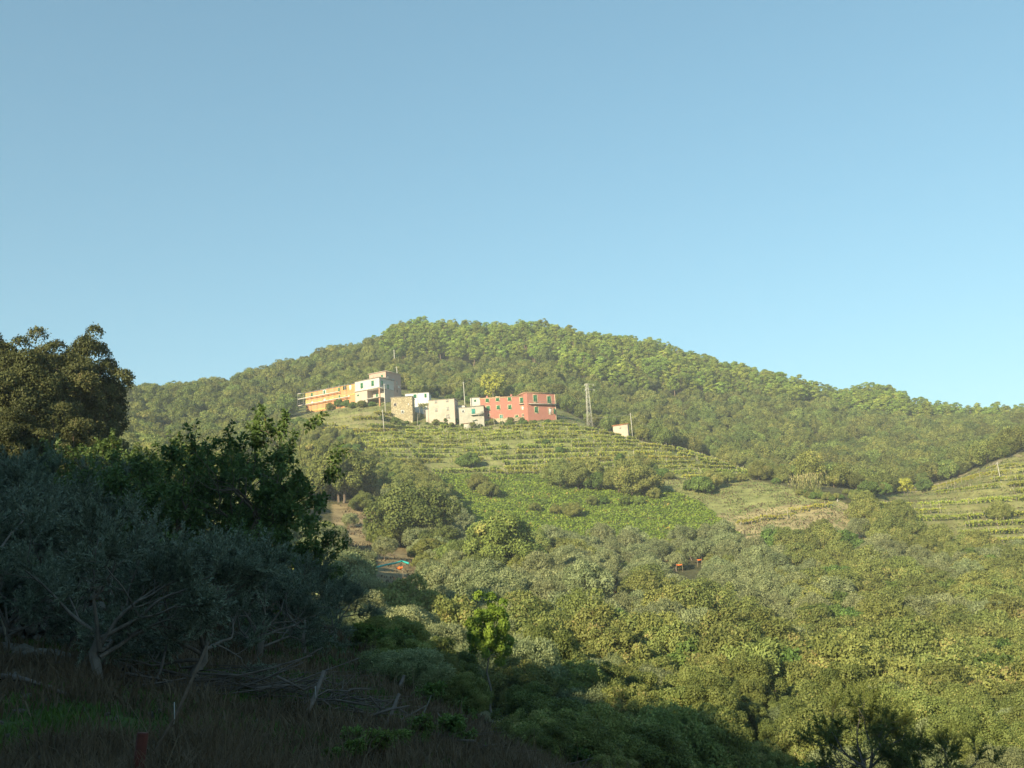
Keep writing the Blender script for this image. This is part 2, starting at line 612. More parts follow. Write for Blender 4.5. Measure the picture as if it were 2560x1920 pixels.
# ------------------------------------------------------------------ foliage materials
M_BARK = plain("bark_grey_brown", (0.13, 0.10, 0.075), 0.95, 0.35, 4, 0.03, stretch=(1, 1, 0.25))
M_PBARK = plain("bark_pine", (0.20, 0.14, 0.10), 0.95, 0.35, 3, 0.03, stretch=(1, 1, 0.25))
M_OBARK = plain("bark_olive", (0.15, 0.13, 0.11), 0.95, 0.4, 6, 0.03, stretch=(1, 1, 0.3))
M_PINE = leaf_mat("pine_needles", (0.123, 0.180, 0.030), (0.300, 0.378, 0.069), trans=0.2, objvar=0.28)
M_OAK = leaf_mat("holm_oak_leaves", (0.085, 0.113, 0.026), (0.233, 0.272, 0.070), (0.295, 0.272, 0.084), trans=0.22, objvar=0.3)
M_MAQ = leaf_mat("thicket_leaves", (0.148, 0.175, 0.046), (0.286, 0.316, 0.095), (0.334, 0.292, 0.104), trans=0.28, objvar=0.2)
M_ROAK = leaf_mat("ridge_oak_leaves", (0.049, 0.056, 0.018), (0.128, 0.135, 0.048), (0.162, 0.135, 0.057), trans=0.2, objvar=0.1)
M_DKG = leaf_mat("dark_green_leaves", (0.085, 0.115, 0.03), (0.20, 0.23, 0.065), trans=0.25, objvar=0.12)
M_GRN = leaf_mat("green_shrub_leaves", (0.079, 0.128, 0.027), (0.184, 0.271, 0.067), trans=0.3, objvar=0.2)
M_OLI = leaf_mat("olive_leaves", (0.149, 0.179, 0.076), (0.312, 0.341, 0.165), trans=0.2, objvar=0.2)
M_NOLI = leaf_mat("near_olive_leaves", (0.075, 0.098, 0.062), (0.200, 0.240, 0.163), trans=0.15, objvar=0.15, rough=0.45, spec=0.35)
M_FIG = leaf_mat("broad_leaves", (0.069, 0.117, 0.034), (0.165, 0.234, 0.066), (0.275, 0.247, 0.066), trans=0.3, objvar=0.1, rough=0.5)
M_LIME = leaf_mat("lime_green_leaves", (0.150, 0.239, 0.032), (0.299, 0.403, 0.064), trans=0.4, objvar=0.05)
M_YEL = leaf_mat("yellow_green_leaves", (0.270, 0.304, 0.044), (0.506, 0.506, 0.090), trans=0.35, objvar=0.05)
M_VINE = leaf_mat("vine_leaves", (0.179, 0.238, 0.045), (0.404, 0.428, 0.075), (0.598, 0.476, 0.090), trans=0.35, objvar=0.22)
M_VINY = leaf_mat("autumn_vine_leaves", (0.228, 0.238, 0.045), (0.418, 0.400, 0.065), (0.418, 0.238, 0.060), trans=0.35, objvar=0.15)
M_FERN = leaf_mat("bracken_fronds", (0.120, 0.190, 0.025), (0.279, 0.365, 0.056), (0.376, 0.286, 0.077), trans=0.3, objvar=0.05)
M_RED = leaf_mat("red_leaves", (0.22, 0.05, 0.02), (0.36, 0.10, 0.04), trans=0.3, objvar=0.05)
M_DRY = leaf_mat("dry_grass", (0.081, 0.059, 0.035), (0.173, 0.130, 0.076), trans=0.25, objvar=0.05)
M_GRASS = leaf_mat("green_grass", (0.04, 0.075, 0.015), (0.10, 0.17, 0.03), trans=0.3, objvar=0.05)
M_REED = leaf_mat("reed_stalks", (0.208, 0.234, 0.072), (0.494, 0.429, 0.204), trans=0.2, objvar=0.05)


# ------------------------------------------------------------------ plant prototypes


def clump_crown(r, C, R, n_per, L, Wd, up=0.25, flat=1.0, inside=0.25):
    """leaf sprays on the skin of each clump, facing outwards with scatter"""
    P, Nn, tn = [], [], []
    allc = C.mean(0)
    for c, rad in zip(C, R):
        n = max(12, int(n_per * (rad / R.mean()) ** 2))
        d = rdir(r, n)
        out = unit(c - allc + 1e-6)
        d = unit(d + 0.55 * out + np.array([0, 0, up]))
        q = rad * (1 - inside * r.random(n) ** 2 + 0.12 * r.normal(size=n))
        p = c + d * q[:, None] * np.array([1, 1, flat])
        P.append(p)
        Nn.append(unit(d + 0.42 * rdir(r, n) + np.array([0, 0, 0.12])))
        tn.append(np.clip(r.normal(0.45, 0.2) + 0.22 * r.normal(size=n), 0, 1))
    P, Nn, tn = np.vstack(P), np.vstack(Nn), np.concatenate(tn)
    n = len(P)
    s = r.uniform(0.65, 1.35, n)
    return leaves(P, rdir(r, n) + np.array([0, 0, 0.3]), Nn, L * s, Wd * s, tn)


def limb(mb, r, a, b, r0, r1, seg=5, wob=0.08, sides=6):
    a, b = np.asarray(a, float), np.asarray(b, float)
    t = np.linspace(0, 1, seg)[:, None]
    L = np.linalg.norm(b - a)
    p = a + (b - a) * t
    p[1:-1] += r.normal(size=(seg - 2, 3)) * wob * L
    mb.tube(p, np.linspace(r0, r1, seg), sides, cap=False)
    return p


def proto_dome(name, seed, h, rad, nclump, n_per, L, Wd, mat, bark, base=0.25, flat=0.85, trunk_r=0.22, crs=0.30, shape=1.0, multi=1):
    """rounded evergreen: trunk, limbs and a bumpy dome of leaf clumps"""
    r = np.random.default_rng(seed)
    C, R = [], []
    ga = math.pi * (3 - 5 ** 0.5)
    zc = h * (base + (1 - base) * 0.42)
    for k in range(nclump):
        t = (k + 0.5) / nclump
        el = math.asin(-0.55 + 1.5 * t) if -0.55 + 1.5 * t < 1 else math.pi / 2
        az = k * ga + r.normal() * 0.3
        q = (0.66 + 0.18 * r.normal()) * rad
        c = np.array([math.cos(el) * math.cos(az) * q, math.cos(el) * math.sin(az) * q * shape, zc + math.sin(el) * (h - zc) * (0.72 + 0.16 * r.normal())])
        c[2] = max(c[2], h * base * 0.8)
        C.append(c)
        R.append(rad * crs * r.uniform(0.75, 1.35))
    for k in range(max(3, nclump // 6)):
        C.append(np.array([*(r.normal(size=2) * rad * 0.25), zc + r.uniform(-0.1, 0.4) * h * 0.5]))
        R.append(rad * crs * 1.3)
    C, R = np.array(C), np.array(R)
    v, q, tn = clump_crown(r, C, R, n_per, L, Wd, flat=flat)
    v[:, 2] = np.maximum(v[:, 2], 0.02)
    crown = mesh_np(name + "_crown", v, q, tint=tn, mats=[mat])
    mb = MB()
    for k in range(multi):
        a = 2 * math.pi * k / multi + r.random()
        bx, by = (0.12 * rad * math.cos(a), 0.12 * rad * math.sin(a)) if multi > 1 else (0, 0)
        tx, ty = (0.35 * rad * math.cos(a), 0.35 * rad * math.sin(a)) if multi > 1 else r.normal(size=2) * 0.1 * rad
        limb(mb, r, (bx, by, -0.5), (tx, ty, zc), trunk_r, trunk_r * 0.5, 6, 0.03)
        for c in C[k::multi][:: max(1, nclump // (10 * multi))]:
            s = np.array([bx + (tx - bx) * 0.6, by + (ty - by) * 0.6, h * base + 0.5 * (zc - h * base)])
            limb(mb, r, s, c, trunk_r * 0.45, trunk_r * 0.12, 4, 0.06, 5)
    trunk = mb.mesh(name + "_trunk", [bark], True)
    return trunk, crown


def proto_pine(name, seed, h, rad, nclump, n_per, L, Wd, mat, bark, bare=0.5):
    r = np.random.default_rng(seed)
    C, R = [], []
    lean = r.normal(size=2) * 0.05 * h
    for k in range(nclump):
        t = (k + 0.5) / nclump
        z = h * (bare + (1 - bare) * t)
        w = rad * (0.35 + 0.75 * math.sin(math.pi * (0.18 + 0.72 * t))) * 0.72
        az = k * 2.4 + r.normal() * 0.5
        q = w * r.uniform(0.35, 1.05)
        C.append([math.cos(az) * q + lean[0] * z / h, math.sin(az) * q + lean[1] * z / h, z - 0.04 * h * r.random()])
        R.append(rad * 0.36 * r.uniform(0.7, 1.25))
    C, R = np.array(C), np.array(R)
    v, q, tn = clump_crown(r, C, R, n_per, L, Wd, up=0.5, flat=0.62)
    crown = mesh_np(name + "_crown", v, q, tint=tn, mats=[mat])
    mb = MB()
    limb(mb, r, (0, 0, -0.5), (lean[0], lean[1], h * 0.95), 0.26, 0.07, 7, 0.012)
    for c in C[::2]:
        s = np.array([lean[0] * c[2] / h, lean[1] * c[2] / h, c[2] - 0.06 * h])
        limb(mb, r, s, c, 0.09, 0.03, 3, 0.05, 5)
    return mb.mesh(name + "_trunk", [bark], True), crown


def grow(r, mb, p, d, L, rad, lev, maxlev, tips, up=0.1, spread=0.7, nch=(2, 4), shrink=0.68):
    """recursive limbs; tips collects (point, direction, length) of the last shoots"""
    seg = 4
    pts = [np.array(p, float)]
    d = unit(np.asarray(d, float))
    for s in range(seg):
        d = unit(d + r.normal(size=3) * 0.13 + np.array([0, 0, up * 0.3]))
        pts.append(pts[-1] + d * L / seg)
    mb.tube(pts, np.linspace(rad, rad * 0.6, seg + 1), 6 if lev < 2 else (5 if lev < 3 else 3), cap=False)
    if lev >= maxlev:
        tips.append((pts, d, L))
        return
    for k in range(r.integers(nch[0], nch[1] + 1)):
        nd = unit(d + spread * rdir(r, 1)[0] + np.array([0, 0, up]))
        st = pts[-1] if k == 0 else pts[r.integers(2, seg + 1)]
        grow(r, mb, st, nd, L * shrink * r.uniform(0.75, 1.2), rad * 0.6 * r.uniform(0.75, 1), lev + 1, maxlev, tips, up, spread, nch, shrink)


def proto_olive_near(name, seed, h=4.2):
    r = np.random.default_rng(seed)
    mb, tips = MB(), []
    d0 = unit(np.array([r.normal() * 0.2, r.normal() * 0.2, 1]))
    base = np.array([0, 0, -0.3])
    top = base + d0 * h * 0.30
    limb(mb, r, base, top, 0.11, 0.09, 6, 0.05, 8)
    for k in range(7):
        a = k * 2.4 + r.normal() * 0.3
        e = (0.25, 0.9, 1.5)[k % 3]
        grow(r, mb, top - d0 * 0.12 * (k % 4), (math.cos(a), math.sin(a), e), h * 0.25, 0.048, 1, 4, tips, (0.02, 0.1, 0.2)[k % 3], 0.85, (2, 3), 0.74)
    P, D, tn = [], [], []
    for pts, d, L in tips:
        for _ in range(9):
            s = pts[0] + (pts[-1] - pts[0]) * r.random()
            dd = unit(d + 1.0 * rdir(r, 1)[0] + np.array([0, 0, 0.45]))
            ln = r.uniform(0.28, 0.6)
            k = 36
            u = r.random(k)
            off = rdir(r, k)
            P.append(s + dd * (u * ln)[:, None] + off * 0.035)
            D.append(unit(dd + 0.75 * off))
            tn.append(np.clip(r.normal(0.45, 0.16) + r.normal(size=k) * 0.2, 0, 1))
    P, D, tn = np.vstack(P), np.vstack(D), np.concatenate(tn)
    P[:, 2] = np.maximum(P[:, 2], 0.15 + 0.3 * r.random(len(P)))
    n = len(P)
    v, q, t = leaves(P, D, rdir(r, n) + np.array([0, 0, 0.6]), r.uniform(0.06, 0.11, n), r.uniform(0.018, 0.03, n), tn)
    print(name, n)
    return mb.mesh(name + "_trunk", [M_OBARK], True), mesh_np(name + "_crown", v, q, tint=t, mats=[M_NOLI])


def proto_broadleaf_near(name, seed, h, rx, leafmat, leafL, n_leaf, maxlev=4, trunk=0.17, tframe=0.28, per=None, up=0.12, spread=0.8, nb=5, bark=None, leafW=0.55):
    r = np.random.default_rng(seed)
    mb, tips = MB(), []
    limb(mb, r, (0, 0, -0.4), (0.1, 0, h * tframe), trunk, trunk * 0.8, 5, 0.03, 8)
    for k in range(nb):
        a = 2 * math.pi * k / nb + r.normal() * 0.25
        e = r.uniform(0.5, 1.5)
        grow(r, mb, (0.1, 0, h * tframe * r.uniform(0.8, 1)), (math.cos(a) * rx, math.sin(a) * rx, e), h * 0.27, trunk * 0.5, 1, maxlev, tips, up, spread, (2, 3), 0.74)
    P, D, N, tn = [], [], [], []
    k = max(4, n_leaf // max(1, len(tips)))
    for pts, d, L in tips:
        u = r.random(k)
        a = np.array(pts)
        s = a[0] + (a[-1] - a[0]) * u[:, None]
        off = unit(rdir(r, k) + 0.5 * d)
        P.append(s + off * leafL * 0.8)
        D.append(unit(off + np.array([0, 0, -0.35])))
        N.append(unit(rdir(r, k) * 0.7 + np.array([0, 0, 1])))
        tn.append(np.clip(r.normal(0.45, 0.15) + 0.2 * r.normal(size=k), 0, 1))
    P, D, N, tn = np.vstack(P), np.vstack(D), np.vstack(N), np.concatenate(tn)
    n = len(P)
    s = r.uniform(0.6, 1.25, n)
    v, q, t = leaves(P, D, N, leafL * s, leafL * leafW * s, tn, 0.2)
    return mb.mesh(name + "_trunk", [bark or M_BARK], True), mesh_np(name + "_crown", v, q, tint=t, mats=[leafmat])


PROTO = {
    'pine': [proto_pine("pine", 10 + k, 10.5 + k * 0.6, 3.3 + 0.2 * k, 17 + k, 150, 0.46, 0.32, M_PINE, M_PBARK, 0.42 + 0.03 * k) for k in range(4)],
    'oak': [proto_dome("holm_oak", 30 + k, 6.6 + 0.5 * k, 3.9 + 0.2 * k, 27 + k, 150, 0.46, 0.32, M_OAK, M_BARK, 0.12) for k in range(5)],
    'shrub': [proto_dome("thicket_tree", 50 + k, 4.6 + 0.35 * k, 3.0 + 0.15 * k, 46 + 2 * k, 235, 0.27, 0.15, M_MAQ, M_BARK, 0.10, trunk_r=0.13, crs=0.24) for k in range(5)],
    'nshrub': [proto_dome("near_thicket_tree", 60, 4.6, 2.9, 66, 520, 0.15, 0.085, M_MAQ, M_BARK, 0.08, trunk_r=0.13, crs=0.21),
               proto_dome("near_thicket_tree", 61, 6.2, 2.5, 60, 480, 0.13, 0.09, M_DKG, M_BARK, 0.12, trunk_r=0.13, crs=0.22, multi=3),
               proto_dome("near_thicket_tree", 62, 3.8, 2.8, 56, 460, 0.17, 0.05, M_OLI, M_OBARK, 0.10, trunk_r=0.11, crs=0.22),
               proto_dome("near_thicket_tree", 63, 5.2, 3.0, 72, 520, 0.14, 0.08, M_MAQ, M_BARK, 0.18, trunk_r=0.14, crs=0.19, multi=2)],
    'green': [proto_dome("green_shrub", 70 + k, 3.4 + 0.3 * k, 2.5, 34 + 2 * k, 170, 0.30, 0.20, M_GRN, M_BARK, 0.06, trunk_r=0.1, crs=0.27) for k in range(3)],
    'olive': [proto_dome("olive", 90 + k, 4.2 + 0.3 * k, 2.5 + 0.15 * k, 30 + 2 * k, 190, 0.34, 0.10, M_OLI, M_OBARK, 0.24, trunk_r=0.16, crs=0.26, flat=0.95) for k in range(4)],
}
BIG = {
    'slope_oak': [proto_dome("slope_oak", 120 + k, 11.0, 6.4, 60, 420, 0.42, 0.27, M_OAK, M_BARK, 0.08, trunk_r=0.35, crs=0.21, multi=2) for k in range(2)],
    'slope_green': [proto_dome("slope_green", 125, 10.5, 6.8, 64, 420, 0.40, 0.28, M_DKG, M_BARK, 0.10, trunk_r=0.3, crs=0.21, multi=3)],
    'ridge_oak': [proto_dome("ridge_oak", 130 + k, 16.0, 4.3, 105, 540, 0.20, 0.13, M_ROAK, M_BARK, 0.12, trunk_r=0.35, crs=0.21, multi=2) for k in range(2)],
}


def put_tree(name, tm, cm, label, cat, loc, rz=0.0, s=1.0, group=None):
    t = thing(name, label, cat, loc, rz, group, s)
    ob("trunk", tm, t)
    ob("crown", cm, t)
    return t


def scatter_stuff(name, label, protos, P, RZ, S, idx):
    """one object: many plants too many to count, instanced on points"""
    me = bpy.data.meshes.new(name)
    me.vertices.add(len(P))
    me.vertices.foreach_set("co", np.asarray(P, np.float32).ravel())
    a = me.attributes.new("rz", 'FLOAT_VECTOR', 'POINT')
    rot = np.zeros((len(P), 3), np.float32)
    rot[:, 2] = RZ
    a.data.foreach_set("vector", rot.ravel())
    a = me.attributes.new("sc", 'FLOAT_VECTOR', 'POINT')
    a.data.foreach_set("vector", np.asarray(S, np.float32).ravel())
    a = me.attributes.new("pick", 'INT', 'POINT')
    a.data.foreach_set("value", np.asarray(idx, np.int32))
    o = ob(name, me)
    tag(o, label, None, None, "stuff")
    ng = bpy.data.node_groups.new(name + "_scatter", 'GeometryNodeTree')
    ng.interface.new_socket("Geometry", in_out='INPUT', socket_type='NodeSocketGeometry')
    ng.interface.new_socket("Geometry", in_out='OUTPUT', socket_type='NodeSocketGeometry')
    N, Lk = ng.nodes, ng.links
    gi, go = N.new("NodeGroupInput"), N.new("NodeGroupOutput")
    iop = N.new("GeometryNodeInstanceOnPoints")
    iop.inputs["Pick Instance"].default_value = True
    jn = N.new("GeometryNodeJoinGeometry")
    for parts in reversed(protos):
        j2 = N.new("GeometryNodeJoinGeometry")
        for p in parts:
            oi = N.new("GeometryNodeObjectInfo")
            oi.inputs["Object"].default_value = p
            oi.inputs["As Instance"].default_value = False
            Lk.new(oi.outputs["Geometry"], j2.inputs[0])
        g2 = N.new("GeometryNodeGeometryToInstance")
        Lk.new(j2.outputs[0], g2.inputs[0])
        Lk.new(g2.outputs[0], jn.inputs[0])
    for nm, ty, sock in (("rz", 'FLOAT_VECTOR', "Rotation"), ("sc", 'FLOAT_VECTOR', "Scale"), ("pick", 'INT', "Instance Index")):
        na = N.new("GeometryNodeInputNamedAttribute")
        na.data_type = ty
        na.inputs["Name"].default_value = nm
        Lk.new(na.outputs["Attribute"], iop.inputs[sock])
    Lk.new(gi.outputs[0], iop.inputs["Points"])
    Lk.new(jn.outputs[0], iop.inputs["Instance"])
    Lk.new(iop.outputs[0], go.inputs[0])
    md = o.modifiers.new("scatter", 'NODES')
    md.node_group = ng
    return o


# ------------------------------------------------------------------ woods and thickets: where the plants stand


def jitter(x0, x1, y0, y1, s):
    gx, gy = np.meshgrid(np.arange(x0, x1, s), np.arange(y0, y1, s))
    return (gx + rng.uniform(-0.45, 0.45, gx.shape) * s).ravel(), (gy + rng.uniform(-0.45, 0.45, gy.shape) * s).ravel()


def seen(x, y, z, h, lim=0.58):
    """could the top of a plant be seen past the ground in front of it (with a margin)?"""
    th = np.arctan2(x, y)
    d = np.hypot(x, y)
    ok = np.abs(th) < lim
    tt = np.linspace(-lim, lim, 160)
    dd = np.exp(np.linspace(np.log(20), np.log(760), 240))
    T2, D2 = np.meshgrid(tt, dd, indexing='ij')
    e = hs(D2 * np.sin(T2), D2 * np.cos(T2)) / D2
    e = np.maximum.accumulate(e, 1)
    ti = np.clip(((th + lim) / (2 * lim) * 159).astype(int), 0, 159)
    di = np.clip(np.searchsorted(dd, d * 0.97) - 1, 0, 239)
    return ok & ((z + h + 3) / d > e[ti, di])


groves = {k: [] for k in PROTO}          # kind -> rows of x, y, z, rz, sx, sz, proto, area label


def add_rows(kind, x, y, z, s, sv=0.2, only=None):
    n = len(x)
    k = rng.integers(0, len(PROTO[kind]), n) if only is None else np.full(n, only)
    sc = s * rng.uniform(1 - sv, 1 + sv, n)
    groves[kind].append(np.stack([x, y, z - 0.15, rng.uniform(0, 6.28, n), sc, sc * rng.uniform(0.88, 1.15, n), k], 1))


# the wooded hill
x, y = jitter(-400, 430, 255, 730, 5.2)
z = hs(x, y)
zn = zone(x, y, z)
px, py = project(np.stack([x, y, z], -1))
ok = (zn == 0) & seen(x, y, z, 9) & (y > 300 - 0.0 * x)
ok &= ~((py > 470) & (px > 380) & (px < 800)) & ~((px >= 800) & (px < 900) & (y < 306))
# keep the slope in front of the village clear of tall trees
ok &= ~((px > 270) & (px < 640) & (y < 400) & (py < 480))
ok &= ~((px > 482) & (px < 526) & (y < 436))
x, y, z, px, py = x[ok], y[ok], z[ok], px[ok], py[ok]
pn = fbm(x, y, 70, 5) + 0.5 * fbm(x, y, 18, 6)
pine = ((z > 118) & (px > 385) & (pn > -0.55 - (z - 118) / 60)) | ((px > 560) & (z > 92) & (y > 500) & (pn > -0.15 - (z - 92) / 60)) | ((px > 840) & (z > 78) & (y > 545) & (pn > -0.8)) | ((px > 300) & (px < 385) & (pn > 0.75))
add_rows('pine', x[pine], y[pine], z[pine], 0.86, 0.24)
o_ = ~pine
add_rows('oak', x[o_], y[o_], z[o_], 0.78, 0.32)

# thickets across the valley
x, y = jitter(-130, 200, 42, 330, 3.3)
z = hs(x, y)
zn = zone(x, y, z)
px, py = project(np.stack([x, y, z], -1))
ok = (zn == 0) & seen(x, y, z, 4) & (y < 305) & ~((px < 330) & (y < 130)) & (y > 42 + np.clip((620 - px), 0, 200) * 0.12)
ok &= ~((px < 420) & (y < 75))
ok &= ~((px > 462) & (px < 512) & (y < 66))
ok &= ~((px > 770) & (px < 1010) & (y < 58))
ok &= ~((np.abs(x) < 9) & (y < 66) & (px < 560))
ok &= ~((px > 470) & (px < 540) & (y > 158) & (y < 182))
ok &= ~((px > 780) & (px < 862) & (y > 250))
NETS = ((366, 573, 1.6, 0.6), (400, 572, 1.0, 0.4), (468, 592, 1.5, 0.8), (424, 590, 0.9, 0.4), (455, 589, 0.8, 0.3), (556, 559, 1.6, 0.4), (547, 562, 0.7, 0.5), (623, 577, 0.9, 0.4), (667, 562, 1.0, 0.3), (680, 567, 1.3, 0.3), (700, 562, 0.9, 0.3), (616, 596, 1.4, 0.4))
NETP = [ground_point(q[0], q[1] + 6, 60) for q in NETS]
HOSEP = [ground_point(a_, b_, 60) for a_, b_ in ((364, 582), (374, 580), (386, 577), (396, 574), (402, 572), (409, 574))]
for q in NETP + HOSEP:
    qx = float(project(q)[0])
    ok &= ~((np.abs(px - qx) < 9) & (y < q[1] + 1) & (y > q[1] - 45))
ok &= ~((px > 300) & (px < 378) & (y > 205) & (y < 262))
x, y, z, px, py = x[ok], y[ok], z[ok], px[ok], py[ok]
dens = rng.random(len(x))
oz = fbm(x, y, 55, 8)
# olive groves stand below the bracken slope and on the left-hand terraces
olv_near = (y <= 112)
olv = ((y > 118) & (y < 262) & (px > 330) & (px < 800) & (oz > -0.5)) | ((y > 160) & (px >= 800) & (oz > 0.25)) | ((y > 70) & (y < 190) & (px < 520) & (oz > -0.8))
keep = np.where(olv, dens < 0.50, dens < 0.9)
gr = (~olv) & (fbm(x, y, 24, 9) > 0.5)
a = olv & keep & ~olv_near
add_rows('olive', x[a], y[a], z[a], 1.0, 0.22)
a = olv & keep & olv_near
add_rows('nshrub', x[a], y[a], z[a], 1.05, 0.25, 2)
gr &= y > 88
a = gr & keep
add_rows('green', x[a], y[a], z[a], 1.15, 0.25)
a = (~olv) & (~gr) & keep & (y > 88)
add_rows('shrub', x[a], y[a], z[a], 0.86, 0.4)
a = (~olv) & (~gr) & keep & (y <= 88)
add_rows('nshrub', x[a], y[a], z[a], 0.76, 0.34)
# scrub that fills the strips between vineyard and wood
x2, y2 = jitter(-120, 130, 296, 412, 3.6)
z2 = hs(x2, y2)
p2x, p2y = project(np.stack([x2, y2, z2], -1))
a2 = (zone(x2, y2, z2) == 0) & (((p2x > 262) & (p2x < 610) & (y2 < 408) & (p2y < 482) & (p2y > 405) & (p2x < 385)) | ((p2x > 640) & (p2x < 905) & (p2y > 462)))
a2 &= (rng.random(len(x2)) < 0.8) & ~((p2x > 785) & (p2x < 862) & (p2y > 478)) & ~((np.abs(p2x - 350) < 60) & (p2y < 424))
kk2 = rng.random(len(x2)) < 0.4
add_rows('shrub', x2[a2 & ~kk2], y2[a2 & ~kk2], z2[a2 & ~kk2], 0.75, 0.3)
add_rows('green', x2[a2 & kk2], y2[a2 & kk2], z2[a2 & kk2], 0.75, 0.3)
# undergrowth between the olives
a = olv & (~keep) & (rng.random(len(x)) < 0.35)
add_rows('shrub', x[a], y[a], z[a], 0.45, 0.3)

# bushes on the bracken slope, the meadow, among the terraces and by the houses
def bush(kind, px_, py_, s, sz=1.0):
    p = ground_point(px_, py_, 150)
    groves[kind].append(np.array([[p[0], p[1], p[2] - 0.1, rng.uniform(0, 6.28), s, s * sz, rng.integers(0, len(PROTO[kind]))]]))


for px_, py_, s, k in ((478, 492, 1.3, 'shrub'), (490, 498, 1.1, 'shrub'), (484, 495, .8, 'shrub'), (535, 512, 1.0, 'shrub'), (575, 518, 1.35, 'shrub'), (568, 516, 1.1, 'shrub'), (556, 515, .9, 'shrub'), (545, 505, .8, 'green'),
                       (560, 488, 1.7, 'shrub'), (578, 490, 1.9, 'shrub'), (596, 490, 2.0, 'green'), (588, 487, 2.3, 'shrub'), (604, 505, 1.2, 'green'), (618, 492, 2.0, 'shrub'), (632, 496, 2.2, 'shrub'), (645, 496, 1.9, 'shrub'),
                       (640, 505, 1.3, 'green'), (654, 500, 1.2, 'shrub'), (625, 505, 1.3, 'green'), (592, 506, 1.0, 'shrub'), (470, 468, 1.6, 'green'), (464, 467, 1.2, 'green'), (690, 491, 1.0, 'green'), (704, 494, 1.6, 'green'), (714, 490, 1.3, 'shrub'),
                       (698, 488, 1.1, 'green'), (728, 484, .9, 'shrub'), (742, 482, .7, 'shrub'), (664, 478, 1.0, 'green'), (900, 530, 1.5, 'shrub'), (880, 528, 1.3, 'shrub'), (866, 524, 1.5, 'shrub'), (890, 545, 1.6, 'shrub'), (915, 545, 1.5, 'shrub'),
                       (860, 540, 1.4, 'olive'), (835, 545, 1.2, 'olive'), (815, 548, 1.1, 'olive'), (770, 540, .9, 'olive'), (940, 552, 1.3, 'shrub'), (970, 556, 1.3, 'shrub'), (560, 455, .8, 'green'), (546, 447, .7, 'green'), (620, 462, .8, 'green'),
                       (340, 408, 1.1, 'green'), (347, 407, 1.0, 'green'), (353, 409, .9, 'green'), (362, 408, .8, 'shrub'), (330, 411, .7, 'shrub'), (372, 407, .7, 'green'), (300, 430, 1.6, 'green'), (292, 432, 1.5, 'green'), (315, 432, 1.2, 'shrub'), (305, 437, 1.5, 'shrub'),
                       (395, 424, .9, 'green'), (530, 421, .8, 'green'), (540, 419, .8, 'green'), (552, 417, .7, 'green'), (522, 423, .6, 'green'), (510, 425, .6, 'green'), (445, 424, .8, 'green'), (456, 424, .7, 'green'), (382, 422, .6, 'green'), (350, 528, 1.0, 'olive'), (372, 540, 1.0, 'olive'),
                       (385, 560, 1.0, 'olive'), (365, 575, 1.1, 'olive'), (430, 588, 1.0, 'olive'), (470, 598, .9, 'olive'), (445, 575, .8, 'olive'), (425, 572, .8, 'shrub'), (350, 490, 1.2, 'olive'), (925, 492, 1.4, 'green'), (1000, 522, 1.2, 'shrub'),
                       (418, 396, 1.3, 'oak'), (428, 394, 1.0, 'oak'), (436, 398, .9, 'green'), (470, 404, 1.3, 'green'), (460, 400, 1.2, 'green'), (480, 401, 1.2, 'oak'), (450, 402, 1.0, 'green'), (488, 396, 1.2, 'oak')):
    bush(k, px_, py_, s * (0.8 if py_ < 500 or py_ > 520 else 0.5))
for k in range(26):
    px_ = 394 + k * 6.6 + rng.normal() * 2
    bush('green' if k % 3 else 'shrub', px_, 426.5 - 0.02 * abs(px_ - 470) + rng.normal() * 1.2, rng.uniform(0.25, 0.5))
for k in range(14):
    bush('green' if k % 2 else 'shrub', 800 + k * 4.6, 499 + rng.normal() * 3, rng.uniform(0.3, 0.55))

NAMES = {'nshrub': "thicket_tree", 'pine': "pine_tree", 'oak': "holm_oak", 'shrub': "thicket_tree", 'green': "green_shrub", 'olive': "olive_tree"}


LAND = ((200, "towards the spur oaks"), (300, "beside the orange house"), (350, "above the orange house"), (410, "above the pink house"), (480, "above the stone and white houses"), (565, "above the red house"), (610, "above the lattice pylon"),
        (680, "above the field shed"), (760, "above the end of the terraces"), (840, "above the reed clump"), (930, "over the gully vineyard corner"), (2000, "over the gully vineyard"))
VALL = ((400, "below the bare earth slope"), (520, "round the lime-green tree"), (640, "below the dark oak and bracken"), (760, "under the meadow strip"), (860, "under the reed clump"), (960, "under the gully vineyard corner"), (2000, "under the gully vineyard"))


def describe(kind, x, y, z, px, py, sc):
    """label and group: size, kind, height on the slope and the landmark it stands by"""
    size = "small " if sc < 0.84 else "large " if sc > 1.12 else "middling "
    land = next(t for lim, t in LAND if px < lim)
    vall = next(t for lim, t in VALL if px < lim)
    if kind in ('pine', 'oak'):
        band = "crest of the hill" if y > 590 else "upper slope" if y > 530 else "middle slope" if y > 460 else "foot of the slope"
        if kind == 'pine':
            band = "low ridge past the saddle" if px > 845 else band
            lab = size + "yellow-green pine on the " + band + " " + land
        else:
            lab = size + "dark rounded oak on the " + band + " " + land
    else:
        look = {'olive': "grey-green olive tree", 'green': "bright green bush", 'shrub': "olive-brown evergreen tree", 'nshrub': "olive-brown evergreen tree"}[kind]
        if y > 330:
            lab = size + look + " among the terraces " + land.replace("above", "below")
        elif y > 225:
            lab = size + look + " on the open slope " + vall.replace("below the dark oak and bracken", "of bracken").replace("under", "by")
        else:
            band = "near the valley floor" if y < 75 else "low on the valley flank" if y < 115 else "halfway up the valley flank" if y < 165 else "high on the valley flank"
            lab = size + look + " " + band + " " + vall
    return lab, lab.replace("small ", "").replace("large ", "").replace("middling ", "") + ", all sizes"


